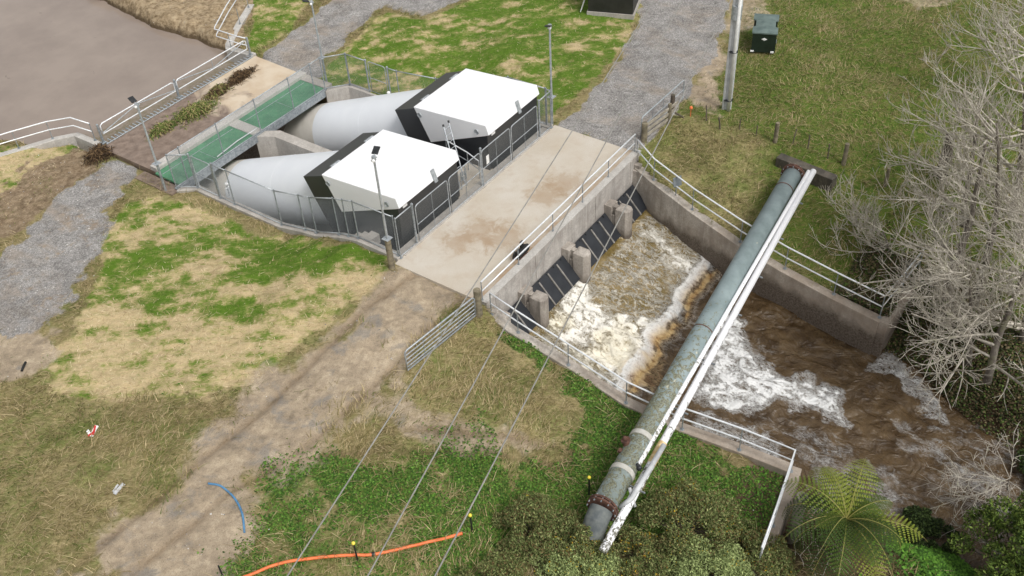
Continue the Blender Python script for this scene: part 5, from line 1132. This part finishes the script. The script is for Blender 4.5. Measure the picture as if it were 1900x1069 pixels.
for px_, R, H, lab in (((1712, 1004), 1.0, .5, 'low dark green shrub at the river edge beside the fern'), ((1950, 880), 1.3, .8, 'undergrowth clump at the right edge of the lower river')):
    g = ground_at(*px_, -2.8); g[2] = max(g[2], -3.4); shrub('undergrowth_clump', g, R, H, lab, DK, 22, 420, .06)
def w_bank(x, y): return samp(masks['right'], x, y)*(1-sstep(.8, 6.5, sdist(x, y, RIVER)))*(.2+.8*sstep(.40, .52, fbm(x*.9, y*.9, 66)))
x, y, z = scatter(560000, (-2, 30, -29, -16), w_bank, .15); leaves('bank_undergrowth', x, y, z+.02, .048, .3, [S(56, 70, 32), S(78, 96, 42), S(42, 48, 28), S(92, 80, 56), S(80, 68, 50), S(108, 96, 70)], 'dark ivy and leaf litter on the bank under the bare trees')
g = ground_at(1790, 1040, -3); x0, y0 = g[:2]
n = 26000; x = x0+rng.normal(0, 1.4, n); y = y0+rng.normal(0, 1.0, n); k = sdist(x, y, RIVER) > .25; x, y = x[k], y[k]; leaves('bank_cover', x, y, zground(x, y)+.03, .06, .3, [S(72, 112, 34), S(92, 134, 46), S(52, 84, 26)], 'bright green creeping cover on the bank right of the fern')

def fern(base, label):
    e = empty('tree_fern', base, label, 'tree fern'); base = np.array(base, float); H = 2.3; top = base+[0, 0, H]
    MB().tube([base-[0, 0, .4], base+[0, 0, H*.6], top], [.16, .13, .11], 12).build('trunk', M['stump'], e)
    for k in range(30):
        a = k*2.399+rng.uniform(-.3, .3); L = 2.75*rng.uniform(.6, 1.15); el = math.radians(rng.uniform(50, 70) if k < 10 else rng.uniform(5, 45)) ; dead = False
        Q = []; d = np.array([math.cos(a)*math.cos(el), math.sin(a)*math.cos(el), math.sin(el)]); p = top.copy(); hd = np.array([math.cos(a), math.sin(a), 0]); sd = np.array([-math.sin(a), math.cos(a), 0])
        n = 30; ang = el; bendf = rng.uniform(2.0, 3.4)
        for i in range(n+1): Q.append(p.copy()); p = p+(hd*math.cos(ang)+np.array([0, 0, math.sin(ang)]))*L/n; ang -= math.radians(bendf)*(1+i/n)
        V = []; F = []; C = []; col = np.array([S(66, 86, 28), S(88, 104, 34), S(46, 64, 24), S(112, 122, 44), S(52, 70, 26)][k % 5])
        rm = MB().tube(Q, [.022*(1-.8*i/n) for i in range(n+1)], 5)
        for i in np.arange(2.5, n-.1, 1.6):
            t = i/n; j = int(i); f = i-j; q = Q[j]+(Q[j+1]-Q[j])*f; tn = Q[j+1]-Q[j]; tn /= np.linalg.norm(tn); pl__ = .62*math.sin(math.pi*min(1, t*1.05+.06))**.75*L/2.6
            if pl__ < .03: continue
            for s in (-1, 1):
                dd = sd*s*.9+tn*.38-np.array([0, 0, .22]); dd /= np.linalg.norm(dd); up = np.cross(tn, dd); wv = np.cross(dd, up); wv /= np.linalg.norm(wv); m_ = 4
                nl = 8; e1 = q+dd*pl__-np.array([0, 0, .16*pl__]); b0_ = len(V); V += [q-wv*.006, q+wv*.006, e1+wv*.002, e1-wv*.002]; F.append((b0_, b0_+1, b0_+2, b0_+3)); C += [col*.9]*4
                for w_ in range(nl):
                    tt = (w_+.3)/nl; c = q+dd*pl__*tt-np.array([0, 0, .16*pl__*tt*tt]); ll = .056*(1-tt)**.55+.012
                    for s2 in (-1, 1):
                        e_d = wv*s2*.92+dd*.4; e_d /= np.linalg.norm(e_d); w2 = dd*pl__/nl*.40; b0_ = len(V)
                        V += [c-w2*.6, c+e_d*ll*.6-w2*.8, c+e_d*ll+w2*.2, c+w2*.9]; F.append((b0_, b0_+1, b0_+2, b0_+3)); C += [col*(1+.2*tt+rng.uniform(-.14, .14))]*4
        fr = mesh_np('frond', V, F, M['blade'], np.array(C), e); rr = rm.build('midrib', M['fernrib'], fr)
    for k in range(5):
        a = 2.2+k*.32; P = [top+np.array([math.cos(a), math.sin(a), 0])*1.5*t+np.array([0, 0, .3*t-1.5*t*t]) for t in np.linspace(0, 1, 8)]
        m = MB().tube(P, .012, 4)
        for t in range(1, 8):
            for s in (-1, 1): sdv = np.array([-math.sin(a), math.cos(a), 0])*s; m.tube([P[t], P[t]+sdv*.2-[0, 0, .06], P[t]+sdv*.3-[0, 0, .22]], .007, 3)
        m.build('dead_frond', M['twig'], e)
M['fernrib'] = varied('fern_rib', srgb(120, 118, 56), srgb(140, 134, 72), 4, .7)
fb = at(1572, 958, .3); fern((fb[0], fb[1], -2.2), 'large green tree fern on the bank at the lower right')
